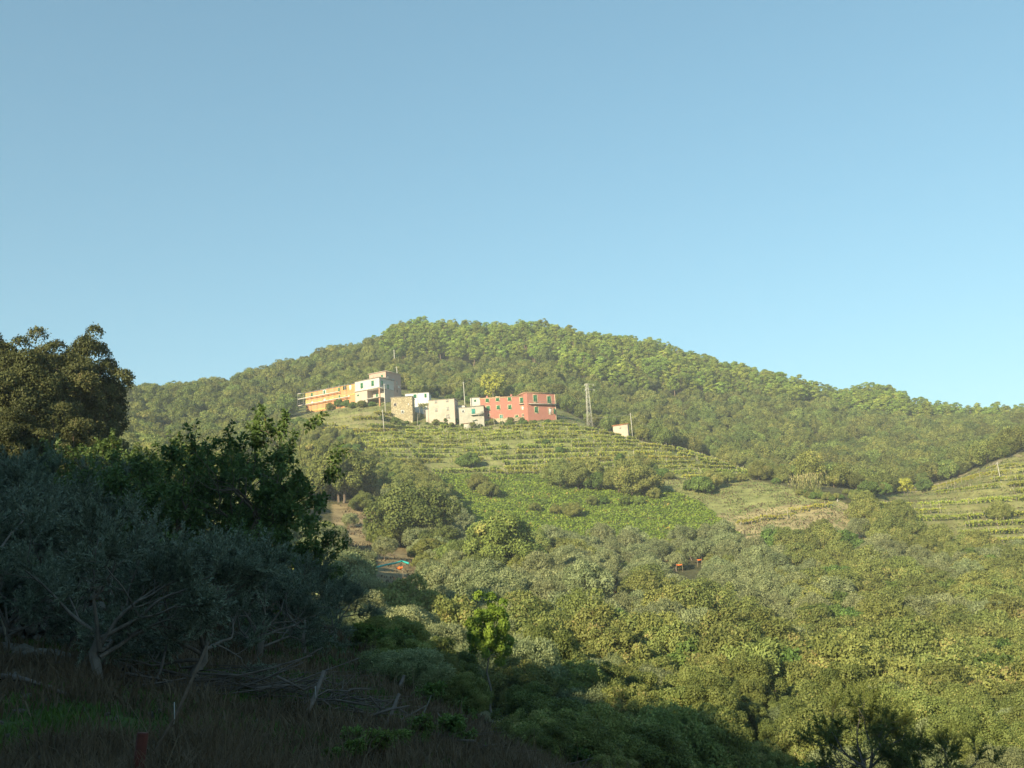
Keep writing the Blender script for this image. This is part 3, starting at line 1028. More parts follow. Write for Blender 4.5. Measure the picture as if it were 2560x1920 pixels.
for kind in groves:
    G = np.vstack(groves[kind])
    hh = {'nshrub': 5, 'pine': 11, 'oak': 7.5, 'shrub': 5, 'green': 4, 'olive': 4.5}[kind]
    px, py = project(np.stack([G[:, 0], G[:, 1], G[:, 2] + hh * 0.7 * G[:, 5]], -1))
    infr = (px > -8) & (px < 1032) & (py > -5) & (py < 773)
    size = np.where(infr, hh * G[:, 5] / G[:, 1], 0)
    order = np.argsort(-size)
    first = {}
    cap = 190 if kind == 'shrub' else 300
    for k in order[:cap]:
        g = G[k]
        if size[k] <= 0:
            continue
        pi_ = int(g[6])
        lab, grp = describe(kind, g[0], g[1], g[2], px[k], py[k], g[5])
        tm, cm = PROTO[kind][pi_]
        t = put_tree(NAMES[kind], tm, cm, lab, "bush" if kind in ('green',) else "tree", g[:3], g[3], (g[4], g[4], g[5]), grp + " " + lab.split()[0])
        first.setdefault(pi_, t)
    rest = order[cap:]
    rest = rest[(px[rest] > -160) & (px[rest] < 1190)]
    if len(rest) > 4 and len(first) == len(PROTO[kind]):
        g = G[rest]
        scatter_stuff({'nshrub': "near_thicket", 'pine': "pine_wood", 'oak': "oak_wood", 'shrub': "thicket", 'green': "green_thicket", 'olive': "olive_grove"}[kind],
                      {'nshrub': "evergreen thicket on the near flank of the valley", 'pine': "dense pine wood covering the hilltop and far ridge", 'oak': "dense dark oak wood covering the hillside", 'shrub': "dense evergreen thicket filling the valley", 'green': "green undergrowth in the valley", 'olive': "grey-green olive grove across the valley"}[kind],
                      [list(first[k].children) for k in range(len(PROTO[kind]))], g[:, :3], g[:, 3], np.stack([g[:, 4], g[:, 4], g[:, 5]], 1), g[:, 6].astype(int))
    print(kind, len(G), "individual", min(300, len(order)), "rest", len(rest))

# ------------------------------------------------------------------ single large trees


def on_ground(px, Y, dz=0.0):
    """ground point in the vertical plane of a pixel column at forward distance Y"""
    p = at(px, 560, Y)
    return np.array([p[0], p[1], gz(p[0], p[1]) + dz])


def big(kind, k, px, Y, s, label, name, cat="tree", sz=1.0, rz=None, group=None):
    tm, cm = BIG[kind][k]
    return put_tree(name, tm, cm, label, cat, on_ground(px, Y, -0.1), random.uniform(0, 6.28) if rz is None else rz, (s, s, s * sz), group)


big('slope_oak', 0, 342, 258, 1.22, "broad brownish oak with a dark shaded right side left of the terraces", "holm_oak", sz=1.1)
big('slope_oak', 1, 318, 300, 0.95, "brownish oak below the orange house beside autumn vines", "holm_oak")
big('slope_green', 0, 414, 214, 1.25, "large bright green oak with bare stems showing under its crown", "oak_tree", sz=0.98)
big('slope_oak', 1, 500, 176, 1.02, "dark oak at the foot of the bracken with a deep shadow", "holm_oak", sz=1.0)
big('slope_green', 0, 466, 184, 0.66, "small green oak leaning on the dark oak below the bracken", "oak_tree", sz=0.95, rz=2.0)
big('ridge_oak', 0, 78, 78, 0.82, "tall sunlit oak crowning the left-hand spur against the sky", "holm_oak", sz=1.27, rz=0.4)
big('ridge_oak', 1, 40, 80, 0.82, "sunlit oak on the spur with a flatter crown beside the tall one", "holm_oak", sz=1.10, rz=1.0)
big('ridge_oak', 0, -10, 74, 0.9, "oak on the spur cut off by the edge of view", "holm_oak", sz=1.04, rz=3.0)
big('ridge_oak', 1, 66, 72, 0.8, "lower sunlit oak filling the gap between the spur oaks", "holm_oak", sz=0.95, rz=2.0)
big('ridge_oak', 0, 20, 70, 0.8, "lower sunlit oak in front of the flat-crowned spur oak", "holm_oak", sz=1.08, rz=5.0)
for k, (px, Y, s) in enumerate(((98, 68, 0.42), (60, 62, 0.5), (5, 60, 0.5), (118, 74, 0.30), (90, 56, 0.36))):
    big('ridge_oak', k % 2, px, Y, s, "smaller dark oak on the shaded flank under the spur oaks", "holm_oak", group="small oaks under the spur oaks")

for k, (px, Y, s_, kd) in enumerate(((392, 226, 0.62, 'slope_green'), (440, 206, 0.66, 'slope_green'), (428, 197, 0.5, 'slope_oak'), (520, 170, 0.55, 'slope_oak'), (482, 172, 0.55, 'slope_green'), (452, 190, 0.55, 'slope_oak'), (385, 212, 0.5, 'slope_oak'), (365, 250, 0.5, 'slope_green'))):
    big(kd, 0, px, Y, s_, "lesser green tree in the diagonal belt beside the big green oak", "oak_tree", sz=0.9, rz=k * 0.9, group="lesser trees in the diagonal belt")

OLN = [proto_olive_near("near_olive", 200 + k) for k in range(3)]
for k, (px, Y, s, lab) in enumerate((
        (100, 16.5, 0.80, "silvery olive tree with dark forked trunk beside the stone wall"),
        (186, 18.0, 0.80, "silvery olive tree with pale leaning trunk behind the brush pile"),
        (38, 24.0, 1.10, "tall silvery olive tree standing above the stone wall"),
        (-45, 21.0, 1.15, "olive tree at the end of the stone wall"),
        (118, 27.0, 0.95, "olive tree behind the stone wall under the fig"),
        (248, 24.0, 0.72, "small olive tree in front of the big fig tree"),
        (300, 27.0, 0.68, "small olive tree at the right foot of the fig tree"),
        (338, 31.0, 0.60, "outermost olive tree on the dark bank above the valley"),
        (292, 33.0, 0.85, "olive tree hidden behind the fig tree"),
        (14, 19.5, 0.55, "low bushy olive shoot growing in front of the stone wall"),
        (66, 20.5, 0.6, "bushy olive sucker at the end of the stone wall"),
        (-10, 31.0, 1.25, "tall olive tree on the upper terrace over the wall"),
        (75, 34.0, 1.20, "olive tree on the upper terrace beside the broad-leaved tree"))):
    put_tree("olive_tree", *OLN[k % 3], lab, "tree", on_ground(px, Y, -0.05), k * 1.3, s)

FIG = proto_broadleaf_near("fig", 301, 6.6, 1.25, M_FIG, 0.145, 20000, 5, 0.15, 0.18, nb=9, up=0.08)
put_tree("fig_tree", *FIG, "large dark broad-leaved fig tree with see-through branches on the shaded bank", "tree", on_ground(232, 32, -0.1), 0.6, (1.02, 1.02, 1.16))
put_tree("fig_tree", *FIG, "second dark broad-leaved tree joining the fig over the olives", "tree", on_ground(150, 37, -0.1), 2.4, (0.95, 0.95, 1.05))
put_tree("fig_tree", *FIG, "small broad-leaved tree at the lower right of the big fig", "tree", on_ground(262, 30, -0.1), 4.0, (0.55, 0.55, 0.66))
put_tree("fig_tree", *FIG, "dark broad-leaved tree filling the gap behind the two fig crowns", "tree", on_ground(190, 35, -0.1), 1.5, (0.95, 0.95, 1.02))
put_tree("fig_tree", *FIG, "dark broad-leaved tree below the spur oaks", "tree", on_ground(118, 45, -0.1), 3.4, (1.1, 1.1, 1.1))
LIME = proto_dome("lime", 317, 6.3, 1.35, 46, 170, 0.15, 0.10, M_LIME, M_OBARK, 0.36, trunk_r=0.07, crs=0.2, flat=0.9)
put_tree("young_tree", *LIME, "slender lime-green tree with a pale thin crooked trunk", "tree", on_ground(486, 62, -0.1), 1.0, (1.02, 1.02, 1.12))
YEL = proto_dome("acacia", 321, 11.0, 4.2, 30, 85, 0.55, 0.40, M_YEL, M_OBARK, 0.22, trunk_r=0.2, crs=0.24, multi=2)
put_tree("acacia_tree", *YEL, "tall yellow-green tree behind the red house", "tree", on_ground(504, 431, -0.1), 1.0, (1.3, 1.3, 1.35))
put_tree("acacia_tree", *YEL, "small yellow-green tree in the right-hand vineyard corner", "tree", on_ground(915, 316, -0.1), 2.0, (0.6, 0.6, 0.6))
DKM = OLN[0][1].copy()
DKM.materials.clear()
DKM.materials.append(M_DKG)
DKO = (OLN[0][0], DKM)
put_tree("olive_tree", *DKO, "dark olive tree in shade with bare forked limbs on the near bank", "tree", on_ground(838, 37, -0.1), 0.3, (1.05, 1.05, 1.05))
put_tree("olive_tree", *DKO, "shorter dark olive tree leaning away beside the forked one", "tree", on_ground(915, 36, -0.1), 2.2, (0.85, 0.85, 0.8))
put_tree("olive_tree", *DKO, "dark leafy bush on the near bank at the edge of view", "bush", on_ground(1010, 30, -0.3), 4.2, (0.62, 0.62, 0.50))

# ------------------------------------------------------------------ houses
M_ORANGE = plain("plaster_orange", (0.56, 0.255, 0.115), 0.9, 0.10, 1.2, dirt=(0.440, 0.240, 0.128), dirt_amt=0.5)
M_YELLOW = plain("paint_yellow", (0.561, 0.392, 0.125), 0.85, 0.08, 2)
M_WHITE = plain("plaster_white", (0.519, 0.493, 0.439), 0.9, 0.05, 1.5, dirt=(0.366, 0.333, 0.280), dirt_amt=0.35)
M_BWHITE = plain("plaster_bright_white", (0.598, 0.598, 0.569), 0.9, 0.04, 1.5)
M_PINK = plain("plaster_pink", (0.441, 0.304, 0.247), 0.9, 0.06, 1.2, dirt=(0.324, 0.247, 0.194), dirt_amt=0.35)
M_PALEPINK = plain("plaster_pale_pink", (0.466, 0.389, 0.324), 0.9, 0.07, 1.0, dirt=(0.337, 0.279, 0.221), dirt_amt=0.5)
M_REDP = plain("plaster_red", (0.385, 0.165, 0.125), 0.9, 0.08, 1.0, dirt=(0.34, 0.15, 0.11), dirt_amt=0.5)
M_CREAM = plain("trim_cream", (0.533, 0.432, 0.274), 0.85, 0.06, 2)
M_GREY = plain("render_grey", (0.39, 0.37, 0.31), 0.9, 0.12, 1.5, dirt=(0.240, 0.240, 0.208), dirt_amt=0.5)
M_GSH = plain("shutter_green", (0.03, 0.15, 0.07), 0.6, 0.15, 4)
M_TSH = plain("shutter_teal", (0.05, 0.26, 0.22), 0.6, 0.15, 4)
M_GRSH = plain("shutter_grey", (0.34, 0.33, 0.30), 0.7, 0.12, 4)
M_GLASS = plain("window_glass", (0.02, 0.025, 0.03), 0.1, 0.1, 2)
M_LAMPW = plain("window_white", (0.72, 0.72, 0.70), 0.7, 0.05, 2)
M_ROOF = plain("roof_tiles", (0.33, 0.19, 0.12), 0.9, 0.25, 2.5, 0.05)
M_ROOFG = plain("roof_grey_slate", (0.23, 0.21, 0.18), 0.9, 0.25, 2.5, 0.05)
M_CONC = plain("concrete", (0.45, 0.43, 0.38), 0.9, 0.12, 2)
M_WOOD = plain("weathered_wood", (0.34, 0.28, 0.20), 0.9, 0.25, 6, stretch=(1, 1, 0.2))
M_POST = plain("vine_post", (0.390, 0.352, 0.277), 0.9, 0.2, 6, stretch=(1, 1, 0.2))
M_STEEL = plain("galvanised_steel", (0.50, 0.48, 0.42), 0.55, 0.12, 4, metallic=0.3)
M_WIRE = plain("wire", (0.30, 0.29, 0.26), 0.6, 0.05, 4)
M_DECK = plain("scaffold_boards", (0.62, 0.57, 0.50), 0.8, 0.1, 3)
M_BRWN = plain("pillar_brown", (0.50, 0.27, 0.17), 0.9, 0.1, 2)
M_TARP = plain("teal_net", (0.03, 0.36, 0.34), 0.7, 0.15, 4)
M_ONET = plain("orange_net", (0.75, 0.17, 0.035), 0.8, 0.25, 5)
M_RUST = plain("rusty_iron", (0.085, 0.024, 0.016), 0.85, 0.3, 8, 0.01)
M_STICK = plain("grey_dead_wood", (0.13, 0.11, 0.095), 0.95, 0.35, 9)
M_TIE = plain("white_tie", (0.35, 0.35, 0.33), 0.8, 0.05, 4)

m, n, l = new_mat("rubble_stone")
b = n["Principled BSDF"]
b.inputs["Roughness"].default_value = 0.95
tc = n.new("ShaderNodeTexCoord")
vo = n.new("ShaderNodeTexVoronoi")
vo.inputs["Scale"].default_value = 2.4
vo.inputs["Randomness"].default_value = 1.0
l.new(tc.outputs["Object"], vo.inputs[0])
cr = n.new("ShaderNodeValToRGB")
cr.color_ramp.elements[0].color = (0.33, 0.27, 0.16, 1)
cr.color_ramp.elements[1].color = (0.55, 0.47, 0.31, 1)
l.new(vo.outputs["Color"], cr.inputs[0])
v2 = n.new("ShaderNodeTexVoronoi")
v2.feature = 'DISTANCE_TO_EDGE'
v2.inputs["Scale"].default_value = 2.4
l.new(tc.outputs["Object"], v2.inputs[0])
rr = n.new("ShaderNodeMapRange")
rr.inputs["From Max"].default_value = 0.07
l.new(v2.outputs["Distance"], rr.inputs[0])
mx = n.new("ShaderNodeMix")
mx.data_type = 'RGBA'
l.new(rr.outputs[0], mx.inputs[0])
mx.inputs[6].default_value = (0.20, 0.17, 0.11, 1)
l.new(cr.outputs[0], mx.inputs[7])
l.new(mx.outputs[2], b.inputs["Base Color"])
bp = n.new("ShaderNodeBump")
bp.inputs["Distance"].default_value = 0.08
l.new(rr.outputs[0], bp.inputs["Height"])
l.new(bp.outputs[0], b.inputs["Normal"])
M_STONE = m


def c1(x, y):
    return ((680 + x * 0.18083) / 2.5, (900 + y * 0.18083) / 2.5)


def c2(x, y):
    return ((960 + x * 0.217) / 2.5, (920 + y * 0.217) / 2.5)


def c3(x, y):
    return ((1400 + x * 0.14467) / 2.5, (920 + y * 0.14467) / 2.5)


class Facade:
    """a vertical wall plane: u runs to the right along it, w is up from its base; local +y goes into the house"""

    def __init__(self, P0, yaw):
        self.P0 = np.array(P0, float)
        self.yaw = yaw
        self.d = np.array([math.cos(yaw), -math.sin(yaw), 0])
        self.n = np.array([-math.sin(yaw), -math.cos(yaw), 0])

    def uw(self, p):
        v = ray(*p)
        t = (self.P0 @ self.n) / (v @ self.n)
        X = v * t - self.P0
        return X @ self.d, X[2]


def wall_panel(mb, u0, u1, w0, w1, holes, M, depth=0.22):
    """front wall with real openings and their reveals"""
    us = sorted({u0, u1, *[a for h in holes for a in h[:2]]})
    ws = sorted({w0, w1, *[a for h in holes for a in h[2:4]]})

    def put(p):
        v = np.array(p, float)
        if M is not None:
            v = v @ np.array(M.to_3x3()).T + np.array(M.translation)
        mb.add(v, [[0, 1, 2, 3]])
    for i in range(len(us) - 1):
        for j in range(len(ws) - 1):
            cu, cw = (us[i] + us[i + 1]) / 2, (ws[j] + ws[j + 1]) / 2
            if any(h[0] < cu < h[1] and h[2] < cw < h[3] for h in holes):
                continue
            put([[us[i], 0, ws[j]], [us[i + 1], 0, ws[j]], [us[i + 1], 0, ws[j + 1]], [us[i], 0, ws[j + 1]]])
    for a, b_, c, d in [h[:4] for h in holes]:
        D = depth
        put([[a, 0, c], [a, D, c], [b_, D, c], [b_, 0, c]])
        put([[a, 0, d], [b_, 0, d], [b_, D, d], [a, D, d]])
        put([[a, 0, c], [a, 0, d], [a, D, d], [a, D, c]])
        put([[b_, 0, c], [b_, D, c], [b_, D, d], [b_, 0, d]])


def house(name, label, P0, yaw, width, depth, height, wall, roof, wins=(), side=(), down=3.0, over=0.35, rise=0.25, pad=0.0, side_len=None, gable=None, cornice=None, trim=None, roofthick=0.18):
    """wins / side: (u, w, width, height, kind, shutter material, trim material) with u,w the centre on the front / right-hand wall"""
    t = thing(name, label, "house", P0, -yaw)
    mb = MB()
    fr = [(u - a / 2, u + a / 2, w - b_ / 2, w + b_ / 2) for (u, w, a, b_, *_r) in wins]
    sr = [(u - a / 2, u + a / 2, w - b_ / 2, w + b_ / 2) for (u, w, a, b_, *_r) in side]
    wall_panel(mb, 0, width, -down, height, fr, None)
    MS = Matrix.Translation((width, 0, 0)) @ Matrix.Rotation(math.pi / 2, 4, 'Z')
    wall_panel(mb, 0, depth, -down, height, sr, MS)
    mb.add([[0, 0, -down], [0, 0, height], [0, depth, height], [0, depth, -down]], [[0, 1, 2, 3]])
    mb.add([[0, depth, -down], [0, depth, height], [width, depth, height], [width, depth, -down]], [[0, 1, 2, 3]])
    mb.build("wall", wall, t)
    # roof: a low pitched slab with eaves
    rb = MB()
    o = over
    v = np.array([[-o, -o, height], [width + o, -o, height], [width + o, depth + o, height], [-o, depth + o, height],
                  [-o, -o, height + roofthick], [width + o, -o, height + roofthick], [width + o, depth + o, height + roofthick], [-o, depth + o, height + roofthick],
                  [-o * 0.3, depth / 2, height + roofthick + rise], [width + o * 0.3, depth / 2, height + roofthick + rise]])
    v[:, 2] += 0.004
    rb.add(v, [[0, 3, 2, 1], [0, 1, 5, 4], [2, 3, 7, 6], [4, 5, 9, 8], [6, 7, 8, 9]], [[1, 2, 6], [1, 6, 5], [3, 0, 4], [3, 4, 7], [5, 6, 9], [7, 4, 8]])
    rf = rb.build("roof", roof, t)
    if cornice:
        MB().box(-0.12, width + 0.12, -0.12, -0.003, height - 0.22, height - 0.003).build("cornice", cornice, t)
    for lst, M in ((wins, Matrix.Identity(4)), (side, MS)):
        for (u, w, a, b_, kind, sh, tr) in lst:
            pane = MB().box(u - a / 2, u + a / 2, 0.17, 0.215, w - b_ / 2, w + b_ / 2, M)
            isdoor = kind == 'door'
            wn_ = pane.build("door" if isdoor else "window", (sh if isdoor and sh else M_LAMPW if kind == 'white' else M_GLASS), t)
            if kind == 'glass' or kind == 'white' or kind == 'closed' or kind == 'open':
                MB().box(u - 0.025, u + 0.025, 0.14, 0.168, w - b_ / 2, w + b_ / 2, M).build("glazing_bar", M_LAMPW, wn_)
            if sh and kind == 'closed':
                for s in (-1, 1):
                    sm = MB()
                    x0, x1 = (u - a / 2 + 0.01, u - 0.012) if s < 0 else (u + 0.012, u + a / 2 - 0.01)
                    sm.box(x0, x1, 0.015, 0.06, w - b_ / 2 + 0.02, w + b_ / 2 - 0.02, M)
                    for q in range(5):
                        zz = w - b_ / 2 + 0.12 + q * (b_ - 0.24) / 4
                        sm.box(x0 + 0.06, x1 - 0.06, -0.005, 0.014, zz - 0.04, zz + 0.04, M)
                    sm.build("shutter", sh, wn_)
            if sh and kind == 'open':
                for s in (-1, 1):
                    x0, x1 = (u - a, u - a / 2 - 0.02) if s < 0 else (u + a / 2 + 0.02, u + a)
                    MB().box(x0, x1, -0.11, -0.06, w - b_ / 2, w + b_ / 2, M).build("shutter", sh, wn_)
            if tr:
                k = 0.24
                tm = MB()
                tm.box(u - a / 2 - k, u - a / 2 - 0.003, -0.04, -0.002, w - b_ / 2 - k, w + b_ / 2 + k, M)
                tm.box(u + a / 2 + 0.003, u + a / 2 + k, -0.04, -0.002, w - b_ / 2 - k, w + b_ / 2 + k, M)
                tm.box(u - a / 2, u + a / 2, -0.038, -0.002, w + b_ / 2 + 0.003, w + b_ / 2 + k, M)
                if not isdoor:
                    tm.box(u - a / 2, u + a / 2, -0.06, -0.002, w - b_ / 2 - k, w - b_ / 2 - 0.003, M)
                tm.build("trim", tr, wn_)
    return t, rf


def winset(F, spec, cf):
    """crop pixel boxes (cx, cy, w, h, kind, shutter, trim) -> wall coordinates"""
    o = []
    for (x, y, w, h, kind, sh, tr) in spec:
        a = F.uw(cf(x - w / 2, y + h / 2))
        b_ = F.uw(cf(x + w / 2, y - h / 2))
        u, ww = F.uw(cf(x, y))
        o.append((u, ww, max(0.5, abs(b_[0] - a[0])), max(0.5, abs(b_[1] - a[1]) * 0.97), kind, sh, tr))
    return o


R = math.radians
# --- orange house in scaffolding
PA = at(*c1(470, 728), 412)
FA = Facade(PA, R(30))
wA = FA.uw(c1(1163, 600))[0]
hA = FA.uw(c1(470, 458))[1]
winA = winset(FA, [(550, 482, 32, 55, 'closed', M_GSH, M_YELLOW), (724, 446, 26, 58, 'closed', M_GSH, M_LAMPW), (925, 408, 26, 55, 'closed', M_GSH, M_YELLOW), (552, 592, 30, 48, 'white', None, M_YELLOW),
                   (724, 552, 28, 48, 'white', None, M_YELLOW), (932, 515, 26, 58, 'closed', M_GSH, M_YELLOW), (1058, 497, 28, 28, 'white', None, M_YELLOW), (1005, 388, 46, 62, 'glass', None, M_YELLOW), (1080, 380, 30, 80, 'white', None, M_YELLOW)], c1)
tA, rA = house("orange_house", "long orange house with yellow bands wrapped in scaffolding", PA, R(30), wA, 8.0, hA, M_ORANGE, M_ROOFG, winA, over=0.3, rise=0.4)
u_, w2 = FA.uw(c1(700, 545))
for w_, hh_ in ((w2 - 0.2, 0.55), (0.3, 0.7), (hA * 0.93, 0.18)):
    # plaster bands, broken where a window stands
    edges = sorted([(q[0] - q[2] / 2 - 0.26, q[0] + q[2] / 2 + 0.26) for q in winA if abs(q[1] - w_) < q[3] / 2 + hh_ / 2 + 0.26])
    cur = 0.02
    for a_, b_ in edges + [(wA - 0.02, wA)]:
        if a_ - cur > 0.15:
            MB().box(cur, a_, -0.035, -0.002, w_ - hh_ / 2, w_ + hh_ / 2).build("plaster_band", M_YELLOW, tA)
        cur = max(cur, b_)
MB().box(0.0, 0.5, -0.045, -0.006, -1.5, hA - 0.02).build("corner_pilaster", M_YELLOW, tA)
for x_ in (3, 8.5, 14, 18.5):
    MB().tube([(x_, 4, hA + 0.3), (x_, 4, hA + 2.6)], 0.035, 5).build("roof_aerial", M_STEEL, rA)
# scaffolding
tS = thing("scaffolding", "steel scaffolding with pale board decks along the orange house", "scaffolding", PA, -R(30))
uL = FA.uw(c1(385, 555))[0]
for x_ in np.linspace(uL, wA - 4.5, 9):
    for y_ in (-1.25, -0.35):
        MB().tube([(x_, y_, -3.0), (x_, y_, hA + 0.3)], 0.035, 5).build("upright", M_STEEL, tS)
for (pa, pb) in ((c1(385, 552), c1(950, 452)), (c1(390, 640), c1(1085, 532))):
    wdk = FA.uw(c1(640, 505 if pa == c1(385, 552) else 596))[1]
    xr = FA.uw(pb)[0]
    nb_ = 7
    for q in range(nb_):
        a_ = uL + (xr - uL) * q / nb_
        MB().box(a_ + 0.01, uL + (xr - uL) * (q + 1) / nb_ - 0.01, -1.2, -0.4, wdk - 0.05, wdk).build("deck_board", M_DECK, tS)
    MB().box(uL, xr, -1.30, -1.21, wdk, wdk + 0.28).build("toe_board", M_DECK, tS)
    MB().tube([(uL, -1.29, wdk + 1.0), (xr, -1.29, wdk + 1.0)], 0.03, 5).build("guard_rail", M_STEEL, tS)
MB().tube([(uL, -1.25, hA - 0.2), (0, -1.25, hA - 0.2)], 0.04, 5).build("guard_rail", M_STEEL, tS)
MB().box(uL, uL + 1.4, -1.2, -0.4, hA - 0.05, hA + 0.12).build("deck_board", M_DECK, tS)

# --- white house with the porch
PB = PA + FA.d * (wA + 0.02) - FA.n * -0.45 + np.array([0, 0, 0.0])
FB = Facade(PB, R(30))
wB = FB.uw(c1(1483, 300))[0]
hB = FB.uw(c1(1320, 272))[1]
hSl = FB.uw(c1(1320, 405))[1]
winB = winset(FB, [(1240, 355, 34, 85, 'closed', M_GSH, None), (1390, 323, 34, 85, 'closed', M_GSH, None), (1190, 490, 26, 30, 'closed', M_GSH, None), (1200, 585, 30, 30, 'closed', M_GSH, None)], c1)
# the porch is an opening in the front wall, backed by a recessed wall
uP = FB.uw(c1(1318, 500))[0]
FBs = Facade(PB + FB.d * wB, R(30) - math.pi / 2)
sideB = winset(FBs, [(1522, 320, 22, 65, 'closed', M_GSH, None), (1604, 372, 22, 62, 'closed', M_GSH, None), (1682, 405, 12, 40, 'glass', None, None)], c1)
sideB = [s for s in sideB if 0.5 < s[0] < 9]
tB, rB = house("white_house", "white house with green shutters over an open corner porch", PB + np.array([0, 0, hSl]), R(30), wB, 9.2, hB - hSl, M_WHITE, M_ROOFG,
               [(u, w - hSl, a, b_, k, s_, t_) for (u, w, a, b_, k, s_, t_) in winB if w > hSl], [(u, w - hSl, min(a, 1.0), min(b_, 2.0), k, s_, t_) for (u, w, a, b_, k, s_, t_) in sideB if w > hSl + 0.6], down=0.0, over=0.3, rise=0.5)
MB().box(-0.1, wB + 0.15, -0.5, 9.2, -0.26, -0.004).build("porch_slab", M_CONC, tB)
hl = -hSl - 4
lb = MB()
low = [(u, w - hSl, a, b_, k, s_, t_) for (u, w, a, b_, k, s_, t_) in winB if w <= hSl]
wall_panel(lb, 0, uP, hl, -0.263, [(u - a / 2, u + a / 2, w - b_ / 2, w + b_ / 2) for (u, w, a, b_, *_q) in low], None)
lb.add([[uP, 0, hl], [uP, 3.4, hl], [uP, 3.4, -0.263], [uP, 0, -0.263]], [[0, 1, 2, 3]])
lb.add([[uP, 3.4, hl], [wB, 3.4, hl], [wB, 3.4, -0.263], [uP, 3.4, -0.263]], [[0, 1, 2, 3]])
lb.add([[wB, 3.4, hl], [wB, 9.2, hl], [wB, 9.2, -0.263], [wB, 3.4, -0.263]], [[0, 1, 2, 3]])
lb.add([[0, 0, hl], [0, 0, -0.263], [0, 9.2, -0.263], [0, 9.2, hl]], [[0, 1, 2, 3]])
lb.build("ground_floor_wall", M_PALEPINK, tB)
for (u, w, a, b_, k, s_, t_) in low:
    wn_ = MB().box(u - a / 2, u + a / 2, 0.1, 0.14, w - b_ / 2, w + b_ / 2).build("window", M_GLASS, tB)
    MB().box(u - a / 2 + 0.01, u + a / 2 - 0.01, 0.02, 0.06, w - b_ / 2 + 0.01, w + b_ / 2 - 0.01).build("shutter", M_GSH, wn_)
MB().box(wB - 0.45, wB + 0.02, -0.02, 0.45, hl, -0.265).build("porch_pillar", M_BRWN, tB)
MB().box(uP + 1.6, uP + 2.5, 3.3, 3.396, -3.4, -1.3).build("door", M_GSH, tB)
MB().box(uP - 0.2, wB, -0.6, 3.4, -4.0, -3.75).build("porch_floor", M_CONC, tB)

# --- pink house rising behind it
PC = at(*c1(1585, 560), 400.0)
FC0 = Facade(PC, R(30))
uC = FC0.uw(c1(1347, 300))[0]
PCl = PC + FC0.d * uC
FC = Facade(PCl, R(30))
hC = FC.uw(c1(1585, 152))[1]
FCs = Facade(PC, R(30) - math.pi / 2)
sC = winset(FCs, [(1603, 252, 18, 62, 'closed', M_GRSH, None), (1676, 288, 18, 62, 'closed', M_GRSH, None), (1726, 322, 16, 58, 'closed', M_GRSH, None), (1686, 405, 14, 44, 'glass', None, None), (1730, 428, 12, 40, 'glass', None, None)], c1)
LC = max(6.0, FCs.uw(c1(1782, 300))[0])
sC = [(u, w, min(a, 0.95), min(b_, 1.9), k, s_, t_) for (u, w, a, b_, k, s_, t_) in sC if 0.7 < u < LC - 0.7 and w < hC - 0.6]
wC = winset(FC, [(1520, 232, 28, 62, 'closed', M_GSH, None), (1404, 240, 14, 26, 'closed', M_BRWN, None)], c1)
tC, rC = house("pink_house", "pink flat-roofed house standing behind the white porch house", PCl, R(30), -uC, LC, hC, M_PINK, M_PALEPINK, wC, sC, over=0.45, rise=0.05)
for (u, w) in (FCs.uw(c1(1615, 300)), FCs.uw(c1(1735, 376))):
    t = MB()
    for k in range(5):
        a0 = 0.08 + k * 0.09
    th = np.linspace(0, 2 * np.pi, 13)[:-1]
    rings = [(0.02, 0.0), (0.25, 0.05), (0.48, 0.18)]
    V = np.array([[r_ * math.cos(a_), -dz_, r_ * math.sin(a_)] for r_, dz_ in rings for a_ in th])
    Q = [[i_ * 12 + j_, i_ * 12 + (j_ + 1) % 12, (i_ + 1) * 12 + (j_ + 1) % 12, (i_ + 1) * 12 + j_] for i_ in range(2) for j_ in range(12)]
    t.add(V + np.array([0, -0.5, 0]), Q)
    t.tube([(0, 0.0, -0.2), (0, -0.5, 0)], 0.03, 5)
    o_ = t.build("satellite_dish", M_BWHITE)
    pw = FCs.P0 + FCs.d * u + np.array([0, 0, w])
    o_.location = pw
    o_.rotation_euler = (0, 0, -(R(30) - math.pi / 2))
    tag(o_, "white satellite dish fixed to the side of the pink house" + (" near its front corner" if u < 4 else " near its back corner"), "satellite dish")

# --- stone house
PD = at(*c1(1652, 790), 388)
FD = Facade(PD, R(2))
wD = FD.uw(c1(1943, 700))[0]
hD = FD.uw(c1(1652, 522))[1]
winD = winset(FD, [(1703, 618, 28, 36, 'glass', None, M_PALEPINK), (1885, 610, 22, 28, 'white', None, None), (1806, 716, 24, 34, 'glass', None, M_BWHITE)], c1)
tD, rD = house("stone_house", "square unplastered stone house with small square windows", PD, R(2), wD, 7.0, hD, M_STONE, M_ROOFG, winD, down=3.5, over=0.18, rise=0.5)
for k in range(3):
    MB().box(wD - 0.5, wD + 0.06, -0.06, 0.35, -3.0 + k * 3.4, -3.0 + k * 3.4 + 1.4).build("corner_stone", M_STONE, tD)
mb = MB()
for k in range(14):
    a_ = random.uniform(-1.8, 1.6)
    mb.box(a_ - 0.5, a_ + 0.5, -0.6 - random.random() * 0.4, 0.3, -3, -0.2 - abs(a_) * 0.45 + random.uniform(-0.3, 0.4))
o_ = mb.build("rubble_wall", M_STONE)
o_.location = PD + np.array([-1.0, -0.6, 0.2])
tag(o_, "tumbledown rubble wall at the corner of the stone house", "wall")

